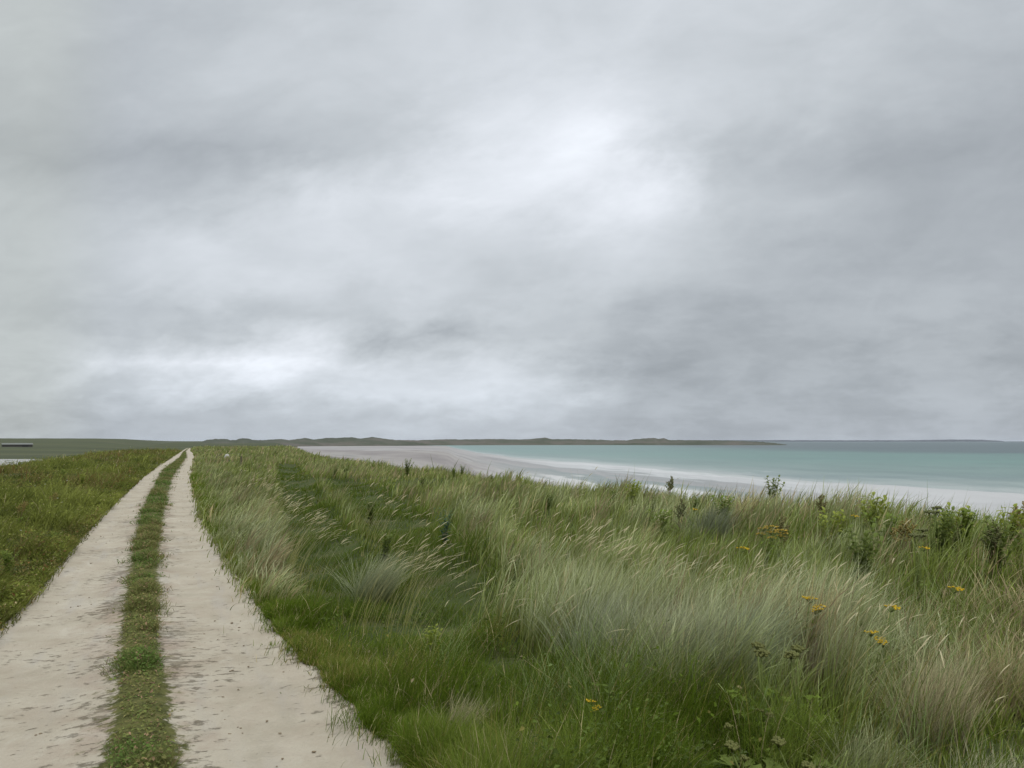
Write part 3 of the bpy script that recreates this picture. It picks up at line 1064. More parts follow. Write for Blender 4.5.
r = np.hypot(SPK[:, 0], SPK[:, 1])
hh = rng.uniform(0.72, 1.0, m)
az = WIND + rng.normal(0, 0.35, m)
th0 = rng.uniform(0.05, 0.3, m)
th1 = th0 + rng.uniform(0.5, 1.0, m)
P = np.c_[SPK, terrain(SPK[:, 0], SPK[:, 1])]
B.add(P, hh, np.maximum(0.003, r * 0.0005), az, th0, th1, OLIVE, np.array((0.36, 0.33, 0.20)), 5)
# the spike continues the stalk
pos = P.copy()
for k in range(5):
    th = th0 + (th1 - th0) * (k + 0.5) / 5
    pos = pos + np.stack([np.sin(th) * np.sin(az), np.sin(th) * np.cos(az), np.cos(th)], 1) * (hh / 5)[:, None]
d = np.stack([np.sin(th1) * np.sin(az), np.sin(th1) * np.cos(az), np.cos(th1)], 1)
for _ in range(3):
    B.add(pos - d * 0.015, rng.uniform(0.10, 0.17, m), np.maximum(0.008, r * 0.0011), az, th1, th1 + 0.5, np.array((0.48, 0.43, 0.26)), np.array((0.68, 0.61, 0.40)), 4, belly=0.75)
tag(B.build('flowering_grass'), 'pale drooping seed spikes along the dune grass crests', 'grass', kind='stuff')

# middle strip of the track and the scraps at its edges
B = Blades()
n = 110000
sv = 3.0 * (150 / 3.0) ** rng.random(n)
lv = rng.normal(1.5, 0.30, n)
e0, e1, e2, e3 = E_L0(sv), E_L1(sv), E_R0(sv), E_R1(sv)
tv = e1 + (e2 - e1) * (lv - 1)
x, y = xy(sv, tv)
dens = fbm(x * 2.2, y * 2.2, 91, 3)
ok = (np.abs(lv - 1.5) < 0.40 + 0.9 * (fbm(x * 1.3, y * 1.3, 97, 3) - 0.48)) & (rng.random(n) < 0.25 + dens)
ok |= (np.abs(lv - 1.5) < 1.0) & (dens > 0.66) & (rng.random(n) < 0.7)
x, y, sv, lv, dens = x[ok], y[ok], sv[ok], lv[ok], dens[ok]
m = len(x)
r = np.hypot(x, y)
hgt = (0.02 + 0.17 * sst(dens, 0.35, 0.85) ** 1.3) * rng.uniform(0.5, 1.4, m) * (1 - 0.5 * sst(np.abs(lv - 1.5), 0.35, 0.6))
grn = sst(fbm(x * 1.1, y * 0.7, 93, 2), 0.45, 0.6)
f1 = np.clip(grn * 0.6 + rng.normal(0.42, 0.22, m), 0, 1)[:, None]
tip = np.array((0.235, 0.205, 0.075)) * (1 - f1) + np.array((0.12, 0.19, 0.04)) * f1
tip = np.where((rng.random(m) < 0.10)[:, None], np.array((0.33, 0.22, 0.13)), tip) * rng.uniform(0.65, 1.3, (m, 1))
P = np.stack([x, y, strip_z(lv) - 0.012], 1)
az = rng.uniform(0, 6.28, m)
B.add(P, hgt, np.maximum(0.0035, r * 0.0007) * rng.uniform(0.7, 1.4, m), az, rng.uniform(0.1, 0.9, m), rng.uniform(0.6, 1.7, m), tip * 0.75, tip, 2)
k = rng.random(m) < 0.22
C = P[k].copy()
C[:, 2] += hgt[k] * 0.6 + 0.012
B.leaves(C, rng.uniform(0.012, 0.035, k.sum()) + r[k] * 0.0006, 0.6, az[k], rng.normal(0.2, 0.4, k.sum()), rng.normal(0, 0.5, k.sum()), tip[k])
tag(B.build('strip_grass'), 'worn mossy turf strip between the two wheel ruts', 'grass', kind='stuff')

# low weeds on the left bank
B = Blades()
x, y, r = polar(430000, 6.5, 170, -44, -12)
s, t = st(x, y)
ed = E_L0(s) - t
ok = (ed > -0.08 + (rng.random(len(x)) - 0.5) * 0.25 * np.minimum(1, r / 10)) & (t > -12.5 - 3 * rng.random(len(x)))
x, y, r, s, t, ed = (a[ok] for a in (x, y, r, s, t, ed))
sf = 6.0 * (60 / 6.0) ** rng.random(50000)
ef = np.abs(rng.normal(0, 0.26, 50000)) - 0.08 + 0.10 * (fbm(sf * 1.3, sf * 0, 157, 3) - 0.5)
xf, yf = xy(sf, E_L0(sf) - ef)
x, y, r, s, t, ed = (np.concatenate(q) for q in ((x, xf), (y, yf), (r, np.hypot(xf, yf)), (s, sf), (t, E_L0(sf) - ef), (ed, ef)))
m = len(x)
pt = fbm(x / 0.8, y / 0.8, 101, 3)
pt2 = fbm(x / 2.6, y / 2.6, 105, 3)
band = fbm(s / 9.0, t / 1.6, 107, 3)
rise = 0.38 + 0.62 * sst(ed, -0.1, 1.2)
lump = fbm(x / 1.5, y / 1.5, 109, 2)
H = (0.04 + 0.75 * sst(pt, 0.25, 0.75) * sst(lump, 0.2, 0.75) * (0.5 + pt2)) * rise
kind_leaf = rng.random(m) < 0.36
rust = 0.85 * sst(band, 0.42, 0.56) * (0.45 + 0.55 * sst(pt2, 0.35, 0.6)) * (0.35 + 0.65 * sst(ed, 0.2, 1.0))
gmix = np.clip((pt2 - 0.3) * 2.2 + rng.normal(0, 0.2, m), 0, 1)[:, None]
g = (np.array((0.085, 0.105, 0.016)) * (1 - gmix) + np.array((0.215, 0.235, 0.05)) * gmix) * (0.62 + 0.58 * sst(lump, 0.3, 0.65))[:, None]
isr = (rng.random(m) < 0.75 * rust)[:, None]
c = np.where(isr, np.array((0.25, 0.205, 0.07)) * (1 - 0.35 * rng.random((m, 1))) + 0, g)
c = np.where(isr & (rng.random((m, 1)) < 0.15), RUST, c)
c = np.where((rng.random(m) < 0.02)[:, None], STRAW * 0.7, c)
c = c * rng.uniform(0.65, 1.35, (m, 1))
P = np.stack([x, y, root_z(x, y, ed)], 1)
b_ = ~kind_leaf
az = WIND + rng.normal(0, 1.4, m)
B.add(P[b_], (H * rng.uniform(0.6, 1.25, m))[b_] + 0.03, (np.maximum(0.004, r * 0.00075) * rng.uniform(0.7, 1.4, m))[b_], az[b_],
      rng.uniform(0.05, 0.5, b_.sum()), rng.uniform(0.6, 1.6, b_.sum()), c[b_] * 0.75, c[b_], 3)
C = P[kind_leaf].copy()
C[:, 2] += (H * rng.random(m) ** 0.6)[kind_leaf] + 0.01
nl = kind_leaf.sum()
B.leaves(C, rng.uniform(0.015, 0.055, nl) + r[kind_leaf] * 0.0009, 0.55, rng.uniform(0, 6.28, nl), rng.normal(0.15, 0.5, nl), rng.normal(0, 0.6, nl), c[kind_leaf])
# tiny pale flower heads scattered among them
k = rng.random(m) < 0.00025
C = P[k].copy()
C[:, 2] += H[k] + 0.04
B.leaves(C, 0.025 + r[k] * 0.0012, 0.9, rng.uniform(0, 6.28, k.sum()), rng.normal(0, 0.3, k.sum()), 0.0, np.array((0.6, 0.58, 0.48)))
tag(B.build('bank_weeds'), 'low green and rust brown weeds covering the bank left of the track', 'weeds', kind='stuff')

# crumbs of earth on the ruts
cl_v, cl_l, cl_s = [], [], []
mb = MB()
cnt = 0
while cnt < 420:
    s_ = 3.5 * (40 / 3.5) ** random.random()
    lt = random.choice([random.uniform(0.02, 0.98), random.uniform(2.02, 2.98), random.gauss(0.9, 0.1), random.gauss(2.1, 0.1)])
    if fbm(np.array([s_ * 0.9]), np.array([lt * 2.0]), 111, 2)[0] < 0.5:
        continue
    a0, a1, a2, a3 = (float(E(s_)) for E in (E_L0, E_L1, E_R0, E_R1))
    t_ = a0 + (a1 - a0) * lt if lt < 1 else a2 + (a3 - a2) * (lt - 2)
    x_, y_ = xy(s_, t_)
    rr_ = random.uniform(0.004, 0.011)
    mb.blob((x_, y_, 0.018), (rr_ * random.uniform(0.8, 2.0), rr_, rr_ * 0.6), 5, 3, 0.3)
    cnt += 1
CLOD = plain('earth_crumbs', (0.19, 0.15, 0.10), 0.95, 0.1, 0.4, 30)
tag(mb.build('track_gravel', CLOD, smooth=False), 'dark crumbs of earth and grit lying in the ruts', 'gravel', kind='stuff')

# ------------------------------------------------------------------ plants one can point at
M_STEM = leaf_material('green_stem', (0.12, 0.15, 0.04), 0.1)
M_DSTEM = leaf_material('brown_stem', (0.13, 0.10, 0.05), 0.1)
M_LEAF = leaf_material('weed_leaf', (0.16, 0.22, 0.035))
M_LEAFY = leaf_material('yellow_green_leaf', (0.27, 0.31, 0.055))
M_LEAFD = leaf_material('dark_weed_leaf', (0.14, 0.18, 0.04))
M_LEAFB = leaf_material('blue_green_leaf', (0.08, 0.14, 0.085))
M_LEAFP = leaf_material('pale_broad_leaf', (0.15, 0.19, 0.07))
M_RUST = leaf_material('rusty_seed', (0.24, 0.19, 0.06), 0.15)
M_BROWN = leaf_material('brown_seed', (0.17, 0.155, 0.06), 0.15)
M_DARK = leaf_material('dark_seed', (0.14, 0.15, 0.06), 0.15)
M_OLIVE = leaf_material('olive_bud', (0.12, 0.125, 0.04), 0.15)
M_YELLOW = leaf_material('yellow_floret', (0.60, 0.41, 0.03), 0.25)
M_OCHRE = leaf_material('fading_floret', (0.42, 0.30, 0.05), 0.25)
M_WHITE = leaf_material('white_floret', (0.42, 0.42, 0.34), 0.25)


def stems(n, h, spread, lean=0.12):
    """points of n stems rising from one root, blown towards +X"""
    out_ = []
    for k in range(n):
        a = random.uniform(0, 6.28)
        e = Vector((math.cos(a) * spread * random.uniform(0.3, 1) + lean * h, math.sin(a) * spread * random.uniform(0.3, 1), h * random.uniform(0.78, 1.0)))
        mid_ = Vector((e.x * 0.35, e.y * 0.4, e.z * 0.52))
        out_.append([Vector((random.uniform(-.012, .012), random.uniform(-.012, .012), -0.03)), mid_, e])
    return out_


def on_stem(p, f):
    a, b, c = p
    return a.lerp(b, f * 2) if f < 0.5 else b.lerp(c, f * 2 - 1)


def ragwort(name, h=0.75, n=4, floret=None, leaf=None, head=0.05, seed=1, spread=0.13):
    """upright weed with flat-topped flower heads and lobed leaves up the stems"""
    random.seed(seed)
    root = empty(name)
    ps = stems(n, h, spread)
    m = MB()
    for p in ps:
        m.tube(p, [0.006, 0.005, 0.003], 5)
    heads = []
    for p in ps:
        hm = MB()
        top = p[2]
        for k in range(14):
            a, q = random.uniform(0, 6.28), head * math.sqrt(random.random())
            c = top + Vector((math.cos(a) * q, math.sin(a) * q, 0.028 - q * 0.25 + random.uniform(-.006, .006)))
            m.tube([top - Vector((0, 0, 0.03)), c], [0.0022, 0.0014], 3)
            hm.blob(c, (0.011, 0.011, 0.006), 7, 3, 0.15)
        heads.append(hm)
    m.build('stem', M_STEM, root)
    lm = MB()
    for p in ps:
        for k in range(9):
            f = 0.12 + 0.8 * k / 9
            lm.leaf(on_stem(p, f), k * 2.4 + random.uniform(-.3, .3), random.uniform(0.2, 0.8), 0.15 * (1.1 - f * 0.7), 0.055 * (1.1 - f * 0.6), 1.1, 4, 9)
    lm.build('leaves', leaf or M_LEAFD, root)
    for hm in heads:
        hm.build('flower_head', floret or M_YELLOW, root)
    return root


def dock(name, h=0.8, n=3, seed_mat=None, leaf=None, seed=1):
    """dock: stiff stems carrying dense seed spikes, long leaves low down"""
    random.seed(seed)
    root = empty(name)
    ps = stems(n, h, 0.17, 0.08)
    m = MB()
    for p in ps:
        m.tube(p, [0.007, 0.0055, 0.003], 5)
    sp_m = []
    for p in ps:
        q = MB()
        for k in range(34):
            f = 0.68 + 0.32 * k / 34
            c = on_stem(p, f)
            a = random.uniform(0, 6.28)
            w = 0.034 * (1.4 - f * 0.9)
            q.blob(c + Vector((math.cos(a) * w, math.sin(a) * w, random.uniform(-.01, .01))), (0.013, 0.013, 0.011), 5, 3, 0.25)
        for k in range(4):
            f = 0.66 + 0.07 * k
            c = on_stem(p, f)
            a = k * 2.3
            e = c + Vector((math.cos(a) * 0.085, math.sin(a) * 0.085, 0.08))
            m.tube([c, e], [0.003, 0.002], 4)
            for j in range(9):
                g = c.lerp(e, 0.3 + 0.7 * j / 8)
                q.blob(g + Vector((random.uniform(-.013, .013), random.uniform(-.013, .013), 0)), (0.012, 0.012, 0.010), 5, 3, 0.25)
        sp_m.append(q)
    m.build('stem', M_DSTEM, root)
    lm = MB()
    for k in range(9):
        lm.leaf((0, 0, 0.03 + 0.03 * k), k * 2.4, random.uniform(0.5, 1.0), random.uniform(0.18, 0.30), 0.065, 1.1, 0, 6, 0.08)
    lm.build('leaves', leaf or M_LEAF, root)
    for q in sp_m:
        q.build('seed_spike', seed_mat or M_BROWN, root)
    return root


def leafy(name, h=0.8, n=5, leaf=None, size=0.13, seed=1, spread=0.2):
    """bushy weed, leaves all the way up every stem"""
    random.seed(seed)
    root = empty(name)
    ps = stems(n, h, spread, 0.05)
    m = MB()
    lm = MB()
    for p in ps:
        m.tube(p, [0.007, 0.005, 0.003], 5)
        for k in range(17):
            f = 0.1 + 0.9 * k / 17
            lm.leaf(on_stem(p, f), k * 2.4 + random.uniform(-.4, .4), random.uniform(0.2, 1.1), size * (1.2 - f * 0.6) * random.uniform(0.8, 1.1), size * 0.42 * (1.2 - f * 0.5), 0.9, 0, 5, 0.05)
    m.build('stem', M_STEM, root)
    lm.build('leaves', leaf or M_LEAFY, root)
    return root


def umbel(name, h=0.9, n=3, floret=None, leaf=None, r_=0.06, seed=1, big=0.2):
    """tall hollow-stemmed weed with spoked flat seed heads and broad lobed leaves"""
    random.seed(seed)
    root = empty(name)
    ps = stems(n, h, 0.12, 0.03)
    m = MB()
    ums = []
    for p in ps:
        m.tube(p, [0.010, 0.008, 0.005], 6)
        q = MB()
        top = p[2]
        for k in range(16):
            a, w = random.uniform(0, 6.28), r_ * math.sqrt((k + 0.5) / 16)
            c = top + Vector((math.cos(a) * w, math.sin(a) * w, 0.045 - w * 0.35))
            q.tube([top, c], [0.0022, 0.0015], 4)
            for j in range(5):
                q.blob(c + Vector((random.uniform(-.013, .013), random.uniform(-.013, .013), random.uniform(-.008, .010))), (0.010, 0.010, 0.009), 5, 3, 0.25)
        ums.append(q)
    m.build('stem', M_STEM, root)
    lm = MB()
    for k in range(10):
        a = k * 2.4
        e = Vector((math.sin(a) * 0.16, math.cos(a) * 0.16, random.uniform(0.10, 0.35) * min(1, h / 0.7)))
        for da in (-0.8, 0, 0.8):
            lm.leaf(e, a + da, random.uniform(0.1, 0.5), big * random.uniform(0.7, 1.0), big * 0.55, 0.9, 3, 9, 0.05)
        lm.tube([(0, 0, 0.02), e], [0.005, 0.004], 4)
    lm.build('leaves', leaf or M_LEAFP, root)
    for q in ums:
        q.build('seed_umbel', floret or M_OLIVE, root)
    return root


def tussock(name, n, rad_, h, c0, c1, spread=1.0, az0=None, width=0.005):
    """one dense tuft of grass blades from a small foot"""
    B = Blades()
    a, q = rng.uniform(0, 6.28, n), rad_ * np.sqrt(rng.random(n))
    P = np.stack([np.cos(a) * q, np.sin(a) * q, np.full(n, -0.03)], 1)
    lean = np.where(rng.random(n) < 0.22, np.pi / 2 - a, WIND + rng.normal(0, 0.6, n))
    f = rng.random((n, 1))
    B.add(P, h * rng.uniform(0.45, 1.12, n), width * rng.uniform(0.7, 1.3, n), lean, np.abs(rng.normal(0.12, 0.14, n)) + q / rad_ * 0.25 * spread,
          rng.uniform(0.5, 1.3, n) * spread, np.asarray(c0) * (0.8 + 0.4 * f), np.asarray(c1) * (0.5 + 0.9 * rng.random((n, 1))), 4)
    return B.build(name)


def put(o, px, py, h, scale=None, rz=None):
    """stand a plant so that a top at height h shows along this line of sight"""
    q = at(px, py, h)
    for _ in range(12):
        q = at(px, py, float(terrain(q[0], q[1])) + h)
    o.location = (q[0], q[1], float(terrain(q[0], q[1])))
    if scale:
        o.scale = (scale, scale, scale)
    o.rotation_euler.z = random.uniform(-0.6, 0.6) if rz is None else rz
    return o


def place(proto, used, px, py, h0, h, label, cat, group=None, rz=None):
    o = proto if not used else copy_tree(proto)
    if h > 0.68:
        h = 0.68 + (h - 0.68) * (0.85 if cat == 'weed' else 0.8)
    put(o, px, py, h, h / h0, rz)
    o['label'] = label
    o['category'] = cat
    if group:
        o['group'] = group
    return o


# yellow ragwort in the dune grass
rag_a, rag_b = ragwort('ragwort', 0.75, 3, seed=3, head=0.055, spread=0.08), ragwort('ragwort', 0.75, 1, seed=5, head=0.07, spread=0.03)
G = 'flowering ragwort in the dune grass'
for k, (pr, px, py, h, lab) in enumerate([
    (rag_a, 869, 628, 0.62, 'bright yellow ragwort, lower of the close pair right of the silver grass'),
    (rag_b, 880, 607, 0.70, 'ragwort with a yellow flat head just above and behind another ragwort'),
    (rag_a, 799, 592, 0.74, 'ragwort with yellow heads behind the crest of the silvery grass clump'),
    (rag_b, 943, 588, 0.74, 'small dull yellow ragwort deep in green grass towards the right edge'),
    (rag_b, 735, 549, 0.80, 'single orange yellow ragwort far back in the grass, short of the beach'),
    (rag_a, 583, 697, 0.42, 'low ragwort with bright yellow heads alone in the short green sward')]):
    place(pr, k > 1, px, py, 0.75, h, lab, 'ragwort', G)
for px, py, h, lab in [(848, 516, .74, 'small yellow ragwort below the bent leafy weed on the crest'), (916, 548, .68, 'small yellow ragwort in mid grass under the umbel group'),
                       (690, 512, .74, 'small yellow ragwort right of the round bright green bush')]:
    place(rag_b, True, px, py, 0.75, h, lab, 'ragwort', G)
rag_c = ragwort('ragwort', 0.75, 6, M_OCHRE, M_LEAF, 0.07, seed=8)
place(rag_c, False, 764, 524, 0.75, 0.78, 'wide ragwort with fading ochre heads below the yellow green weeds of the crest', 'ragwort', G)
place(rag_c, True, 775, 528, 0.75, 0.74, 'fading ochre ragwort close to the right of a wider one', 'ragwort', G)

# leafy weeds
lf_a = leafy('leafy_weed', 0.8, 9, M_LEAFY, 0.15, seed=4, spread=0.30)
lf_b = leafy('leafy_weed', 0.8, 10, M_LEAF, 0.14, seed=6, spread=0.28)
lf_c = leafy('leafy_weed', 0.8, 8, M_LEAFB, 0.10, seed=9, spread=0.3)
lf_d = leafy('leafy_weed', 0.8, 9, M_LEAFD, 0.13, seed=10, spread=0.26)
G = 'leafy weeds in the dune grass'
first = {}
for pr, px, py, h, lab in [
    (lf_a, 753, 480, 0.98, 'tall yellow green leafy weed standing against the pale beach on the dune crest'),
    (lf_a, 742, 484, 0.92, 'yellow green leafy weed leaning against the left of the tallest crest weed'),
    (lf_a, 792, 482, 0.98, 'pale green upright leafy weed on the crest between brown docks'),
    (lf_b, 660, 505, 0.85, 'round bright green leafy bush in the middle of the dune grass'),
    (lf_d, 857, 493, 0.92, 'dark leafy weed with a bent top on the crest against the sand'),
    (lf_b, 882, 508, 0.80, 'mid green leafy weed just under the crest, left of the dark umbel group'),
    (lf_d, 993, 528, 0.90, 'big dark leafy weed standing in the green grass near the right edge'),
    (lf_d, 771, 488, 0.90, 'dark green leafy weed between the yellow green crest weeds and a brown dock'),
    (lf_b, 806, 489, 0.90, 'green leafy weed on the crest between the pale green weed and the dark umbel'),
    (lf_a, 868, 500, 0.86, 'yellow green leafy weed right of the bent leafy weed on the crest'),
    (lf_a, 948, 514, 0.80, 'yellow green leafy weed right of the dark umbel group on the crest'),
    (lf_b, 722, 489, 0.86, 'green leafy weed between the grey green tussock and the yellow green crest weeds'),
    (lf_a, 630, 489, 0.80, 'yellow green leafy weed on the crest left of the two dark docks'),
    (lf_a, 736, 487, 0.82, 'small yellow green leafy weed at the left foot of the paired crest weeds'),
    (lf_a, 826, 496, 0.80, 'low yellow green leafy weed under the tall rusty dock'),
    (lf_b, 960, 517, 0.78, 'low green leafy weed on the crest short of the lone dark dock'),
    (lf_a, 1008, 521, 0.78, 'low yellow green leafy weed on the crest by the rusty dock at the edge'),
    (lf_d, 939, 508, 0.82, 'dark green leafy weed closing the right end of the umbel group'),
    (lf_c, 445, 518, 0.66, 'blue green bushy weed between the tall marram clumps beside the grassy path'),
    (lf_d, 407, 459, 1.05, 'dark pointed weed breaking the dune edge in front of the wet sand'),
    (lf_d, 371, 496, 0.62, 'dark leafy weed at the bend of the sunken grassy path'),
    (lf_a, 430, 625, 0.34, 'low yellow green leafy weed in the sward below the grassy path'),
    (lf_d, 560, 646, 0.26, 'dark tangled weed in a hollow of the short sward')]:
    place(pr, pr.name in first, px, py, 0.8, h, lab, 'weed', G)
    first[pr.name] = 1

# docks
dk_r = dock('dock_plant', 0.8, 4, M_RUST, seed=12)
dk_b = dock('dock_plant', 0.8, 3, M_BROWN, seed=13)
dk_d = dock('dock_plant', 0.8, 3, M_DARK, M_LEAFD, seed=14)
G = 'docks gone to seed on the dunes'
for pr, px, py, h, lab in [
    (dk_d, 763, 486, 0.92, 'dark dock just right of the yellow green crest weeds'),
    (dk_b, 779, 491, 0.86, 'brown dock with spread spikes between the yellow green and the pale green crest weeds'),
    (dk_r, 821, 492, 0.88, 'tall rusty red dock among dark umbels on the crest'),
    (dk_b, 820, 506, 0.76, 'light brown dock leaning in the grass under the tall rusty dock'),
    (dk_r, 898, 517, 0.74, 'rusty dock in the grass under the dark umbel group'),
    (dk_d, 987, 509, 0.86, 'small dark dock alone on the crest against the palest sand'),
    (dk_r, 1020, 520, 0.82, 'rusty dock cut by the right edge of the view'),
    (dk_d, 668, 486, 0.92, 'left one of two dark docks on the crest above the bright green bush'),
    (dk_d, 678, 487, 0.90, 'right one of two dark docks on the crest above the bright green bush')]:
    place(pr, pr.name in first, px, py, 0.8, h, lab, 'dock', G)
    first[pr.name] = 1
lf_s = leafy('leafy_weed', 0.6, 6, M_LEAFD, 0.12, seed=15, spread=0.22)
G = 'small dark weeds of the middle dunes'
for k, (px, py, h, lab) in enumerate([
    (612, 491, .56, 'small dark weed below the crest where the white foam shows behind the dunes'),
    (651, 495, .56, 'small dark weed in the grass above the bright green bush'),
    (693, 506, .54, 'small dark weed between the bright green bush and the yellow green crest weeds'),
    (547, 473, .66, 'small dark weed on the crest in front of the pale shallows'),
    (579, 477, .66, 'small dark weed on the crest right of the one by the shallows'),
    (548, 491, .54, 'small dark weed deep in the grass below the one by the shallows'),
    (462, 467, .66, 'larger of two dark weeds on the dune edge by the grey wet sand'),
    (454, 468, .60, 'smaller of two dark weeds on the dune edge by the grey wet sand'),
    (422, 473, .55, 'small dark weed just under the dark pointed one on the dune edge'),
    (346, 465, .62, 'right one of two small dark weeds near the far end of the dune strip'),
    (335, 464, .62, 'left one of two small dark weeds near the far end of the dune strip'),
    (385, 529, .50, 'small dark weed on the rim of the nearer sunken grassy path'),
    (498, 481, .55, 'small dark weed alone in the middle of the far dune grass'),
    (705, 500, .55, 'small dark weed at the foot of the tall grey green crest tussock')]):
    place(lf_s, k > 0, px, py, 0.6, h, lab, 'weed', G)

# umbel plants
um_a = umbel('umbel_plant', 0.9, 3, M_DARK, M_LEAF, 0.052, seed=21, big=0.07)
um_b = umbel('umbel_plant', 0.75, 2, M_OLIVE, M_LEAF, 0.045, seed=27, big=0.11)
G = 'umbel plants gone to seed'
for pr, h0, px, py, h, lab in [
    (um_a, .9, 922, 495, 0.98, 'tallest dark seeding umbel of the group on the right crest'),
    (um_a, .9, 914, 498, 0.94, 'dark seeding umbel beside the left of the tallest one'),
    (um_a, .9, 930, 501, 0.92, 'dark seeding umbel beside the right of the tallest one'),
    (um_a, .9, 845, 491, 0.92, 'grey dark umbel alone on the crest left of the bent leafy weed'),
    (um_a, .9, 812, 488, 0.92, 'dark umbel on the crest just left of the tall rusty dock'),
    (um_b, .75, 762, 634, 0.72, 'tall umbel plant with olive flat heads in front of the silvery grass'),
    (um_b, .75, 797, 637, 0.70, 'olive headed umbel plant beside the reddish tussock'),
    (um_b, .75, 765, 704, 0.36, 'low pale leaved umbel plant at the foot of the tall one')]:
    place(pr, pr.name in first, px, py, h0, h, lab, 'umbel plant', G)
    first[pr.name] = 1
# broad-leaved plants at the bottom
bl = umbel('broad_leaf_plant', 0.3, 1, M_OLIVE, M_LEAFP, 0.03, seed=31, big=0.12)
bl_d = umbel('broad_leaf_plant', 0.3, 1, M_OLIVE, M_LEAFD, 0.03, seed=33, big=0.15)
G = 'broad leaved plants in the sward'
for pr, px, py, h, lab in [
    (bl, 722, 728, 0.22, 'broad leaved plant with one pale leaf, left of the bottom clump'),
    (bl_d, 745, 742, 0.30, 'broad leaved dark green plant in the middle of the bottom clump'),
    (bl, 738, 760, 0.20, 'broad leaved pale plant cut by the bottom edge'),
    (bl_d, 792, 738, 0.30, 'broad leaved plant under the olive headed umbels, right of the dark one'),
    (bl_d, 815, 760, 0.26, 'broad leaved plant at the bottom where the short sward meets dry grass')]:
    place(pr, pr.name in first, px, py, 0.3, h, lab, 'plant', G)
    first[pr.name] = 1

# single tussocks
G = 'grass tussocks'
for px, py, n, rad_, h, c0, c1, spr, wd, lab in [
    (925, 655, 900, 0.20, 0.62, (0.20, 0.19, 0.09), (0.56, 0.49, 0.30), 0.7, 0.005, 'dry straw coloured tussock standing pale in the grass at the lower right'),
    (985, 640, 700, 0.24, 0.55, (0.2, 0.17, 0.08), (0.42, 0.34, 0.18), 1.1, 0.005, 'brownish straw tussock with flattened blades by the right edge'),
    (806, 612, 700, 0.13, 0.66, (0.36, 0.25, 0.15), (0.46, 0.46, 0.31), 0.8, 0.005, 'tussock with reddish stem bases and grey green tips beside the silvery grass'),
    (690, 592, 1100, 0.32, 0.86, (0.12, 0.15, 0.05), (0.42, 0.44, 0.27), 0.9, 0.006, 'tall silver tussock, highest of the front row'),
    (655, 596, 800, 0.28, 0.80, (0.14, 0.14, 0.07), (0.45, 0.44, 0.29), 0.9, 0.006, 'pale silver tussock against the left side of the tallest one'),
    (590, 583, 1000, 0.22, 0.78, (0.12, 0.15, 0.05), (0.46, 0.48, 0.33), 0.9, 0.005, 'silver tussock under the cream seed spikes of the front row'),
    (725, 600, 900, 0.2, 0.76, (0.14, 0.17, 0.06), (0.36, 0.42, 0.30), 0.9, 0.005, 'blue grey tussock right of the tallest silver one'),
    (368, 548, 900, 0.24, 0.74, (0.12, 0.15, 0.05), (0.40, 0.42, 0.26), 1.1, 0.006, 'windblown tussock with cream spikes between the two grassy paths'),
    (705, 488, 700, 0.22, 0.90, (0.12, 0.14, 0.06), (0.26, 0.28, 0.18), 0.9, 0.011, 'tall grey green tussock breaking the crest left of the yellow green weeds'),
    (456, 690, 420, 0.12, 0.34, (0.16, 0.15, 0.06), (0.46, 0.42, 0.25), 0.9, 0.004, 'small dry tuft alone in the short sward near the track'),
    (520, 735, 420, 0.12, 0.30, (0.16, 0.15, 0.06), (0.44, 0.40, 0.24), 0.9, 0.004, 'small pale tuft at the bottom of the short sward'),
    (860, 715, 500, 0.16, 0.42, (0.16, 0.18, 0.06), (0.40, 0.42, 0.22), 1.1, 0.005, 'green tussock with long arching blades left of the dry straw one'),
    (985, 745, 600, 0.2, 0.40, (0.16, 0.18, 0.06), (0.5, 0.48, 0.32), 1.1, 0.004, 'pale tussock in the bottom right corner')]:
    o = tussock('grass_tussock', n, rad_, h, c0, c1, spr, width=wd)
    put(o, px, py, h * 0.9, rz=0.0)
    tag(o, lab, 'tussock', G)

# weeds of the left bank that stand out
G = 'weeds that stand out on the left bank'
for pr, h0, px, py, h, lab in [
    (dk_r, .8, 20, 500, 0.62, 'rusty dock in the brown band of the left bank'),
    (dk_r, .8, 52, 492, 0.55, 'rusty dock half hidden in green weeds of the left bank'),
    (dk_b, .8, 122, 454, 0.70, 'brown dock on the far top of the left bank near the track bend'),
    (dk_r, .8, 108, 453, 0.70, 'rusty dock on the skyline of the left bank'),
    (lf_a, .8, 82, 474, 0.60, 'yellow green weed with pale stems on the left bank'),
    (lf_b, .8, 64, 468, 0.60, 'bright green weed crowning the left bank'),
    (lf_b, .8, 8, 548, 0.42, 'fresh green weed low on the left bank by the frame edge'),
    (lf_b, .8, 55, 530, 0.34, 'fresh green weed at the foot of the left bank beside the rut'),
    (um_b, .75, 33, 484, 0.55, 'olive headed umbel in the weeds of the left bank')]:
    place(pr, True, px, py, h0, h, lab, 'weed', G)

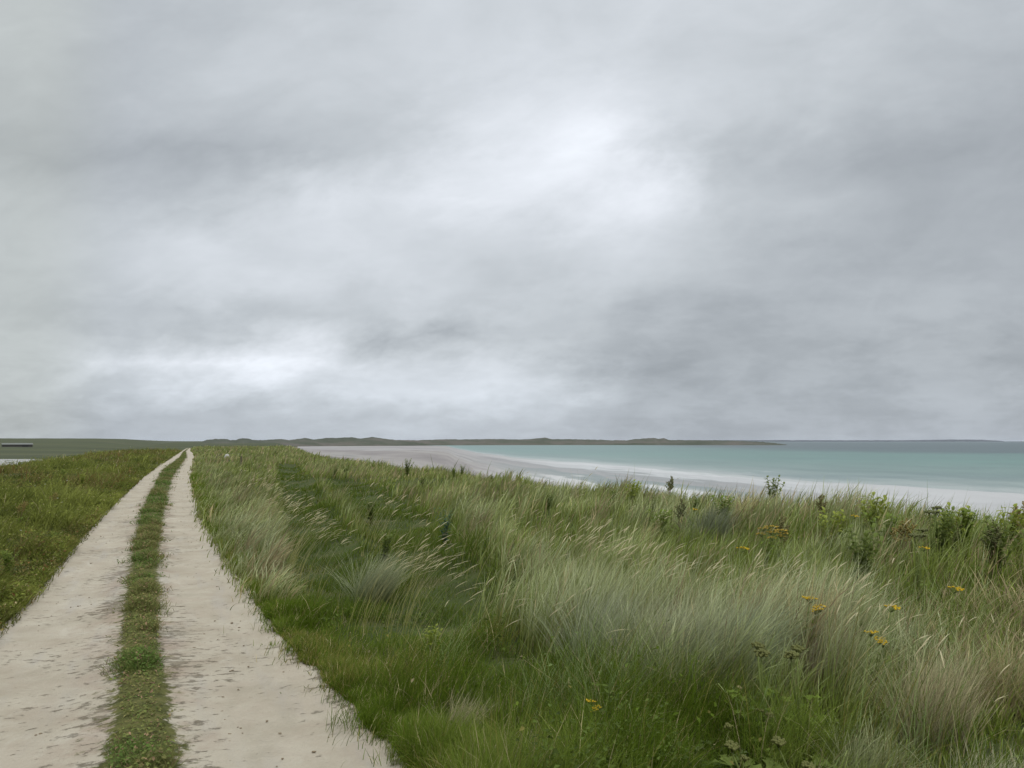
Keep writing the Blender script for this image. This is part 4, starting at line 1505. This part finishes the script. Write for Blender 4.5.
# ------------------------------------------------------------------ small built things far off
M_WALL = plain('dark_shed_wall', (0.05, 0.048, 0.042), 0.85, 0.2, 0.3, 2)
M_ROOF = plain('pale_shed_roof', (0.13, 0.135, 0.12), 0.6, 0.3, 0.2, 2)
M_DOOR = plain('dark_shed_door', (0.03, 0.03, 0.028), 0.8, 0.2, 0.3, 2)
q = at(17, 449.0, -1.95)
shed = empty('shed', (q[0], q[1], float(terrain(q[0], q[1])) - 0.05), math.atan2(-q[0], q[1]) + 0.05)
w, d_, h1, h2 = 6.3, 3.0, 1.25, 1.9
m = MB()
m.box((-w, -d_, 0), (w, d_, h1))
for sx_ in (-1, 1):
    b = len(m.v)
    m.v += [Vector((sx_ * (w - 0.02), -d_ + 0.02, h1 + 0.002)), Vector((sx_ * (w - 0.02), d_ - 0.02, h1 + 0.002)), Vector((sx_ * (w - 0.02), 0, h2 - 0.06))]
    m.f.append((b, b + 1, b + 2))
m.build('wall', M_WALL, shed, smooth=False)
m = MB()
for sg in (-1, 1):
    b = len(m.v)
    e = 0.25
    ze = h1 + 0.03 - e * (h2 - h1) / d_
    for zo in (0.0, 0.08):
        m.v += [Vector((-w - e, sg * (d_ + e), ze + zo)), Vector((w + e, sg * (d_ + e), ze + zo)), Vector((w + e, sg * 0.004, h2 + zo)), Vector((-w - e, sg * 0.004, h2 + zo))]
    for f_ in ((3, 2, 1, 0), (4, 5, 6, 7), (0, 1, 5, 4), (1, 2, 6, 5), (2, 3, 7, 6), (3, 0, 4, 7)):
        m.f.append(tuple(b + k for k in f_))
m.build('roof', M_ROOF, shed, smooth=False)
m = MB()
m.box((2.0, -d_ - 0.05, 0), (4.6, -d_ - 0.003, h1 - 0.12))
m.build('door', M_DOOR, shed, smooth=False)
tag(shed, 'long low dark shed with a pale roof out in the flat fields', 'shed')

M_POST = plain('weathered_post', (0.09, 0.075, 0.055), 0.9, 0.1, 0.4, 12)
m = MB()
m.tube([(0, 0, -0.2), (0.01, 0, 0.5), (0.02, 0.01, 0.95), (0.022, 0.01, 0.99)], [0.06, 0.057, 0.053, 0.035], 9)
po = m.build('wooden_post', M_POST, smooth=False)
put(po, 241, 456, 0.8, rz=0.3)
po.scale = (0.8, 0.8, 0.8)
tag(po, 'short weathered wooden post in the dry grass beside the far track', 'post')

M_STONE = plain('pale_stone', (0.42, 0.41, 0.38), 0.85, 0.2, 0.2, 6)
m = MB()
random.seed(77)
m.blob((0, 0, 0.30), (0.26, 0.18, 0.34), 10, 7, 0.14)
so = m.build('pale_stone', M_STONE)
put(so, 227, 453.5, 0.62, rz=0.3)
tag(so, 'pale upright stone showing white above the far dune grass', 'stone')

# ------------------------------------------------------------------ damp sea air
hm_, N, out = material('sea_air')
pv = N.new('ShaderNodeVolumePrincipled')
pv.inputs['Color'].default_value = (0.86, 0.91, 1.0, 1)
pv.inputs['Density'].default_value = 0.000035
N.l.new(pv.outputs[0], out.inputs['Volume'])
m = MB()
m.box((-17500, -17500, -10), (43500, 43500, 25))
hz_ = m.build('haze', hm_, smooth=False)
tag(hz_, kind='stuff')
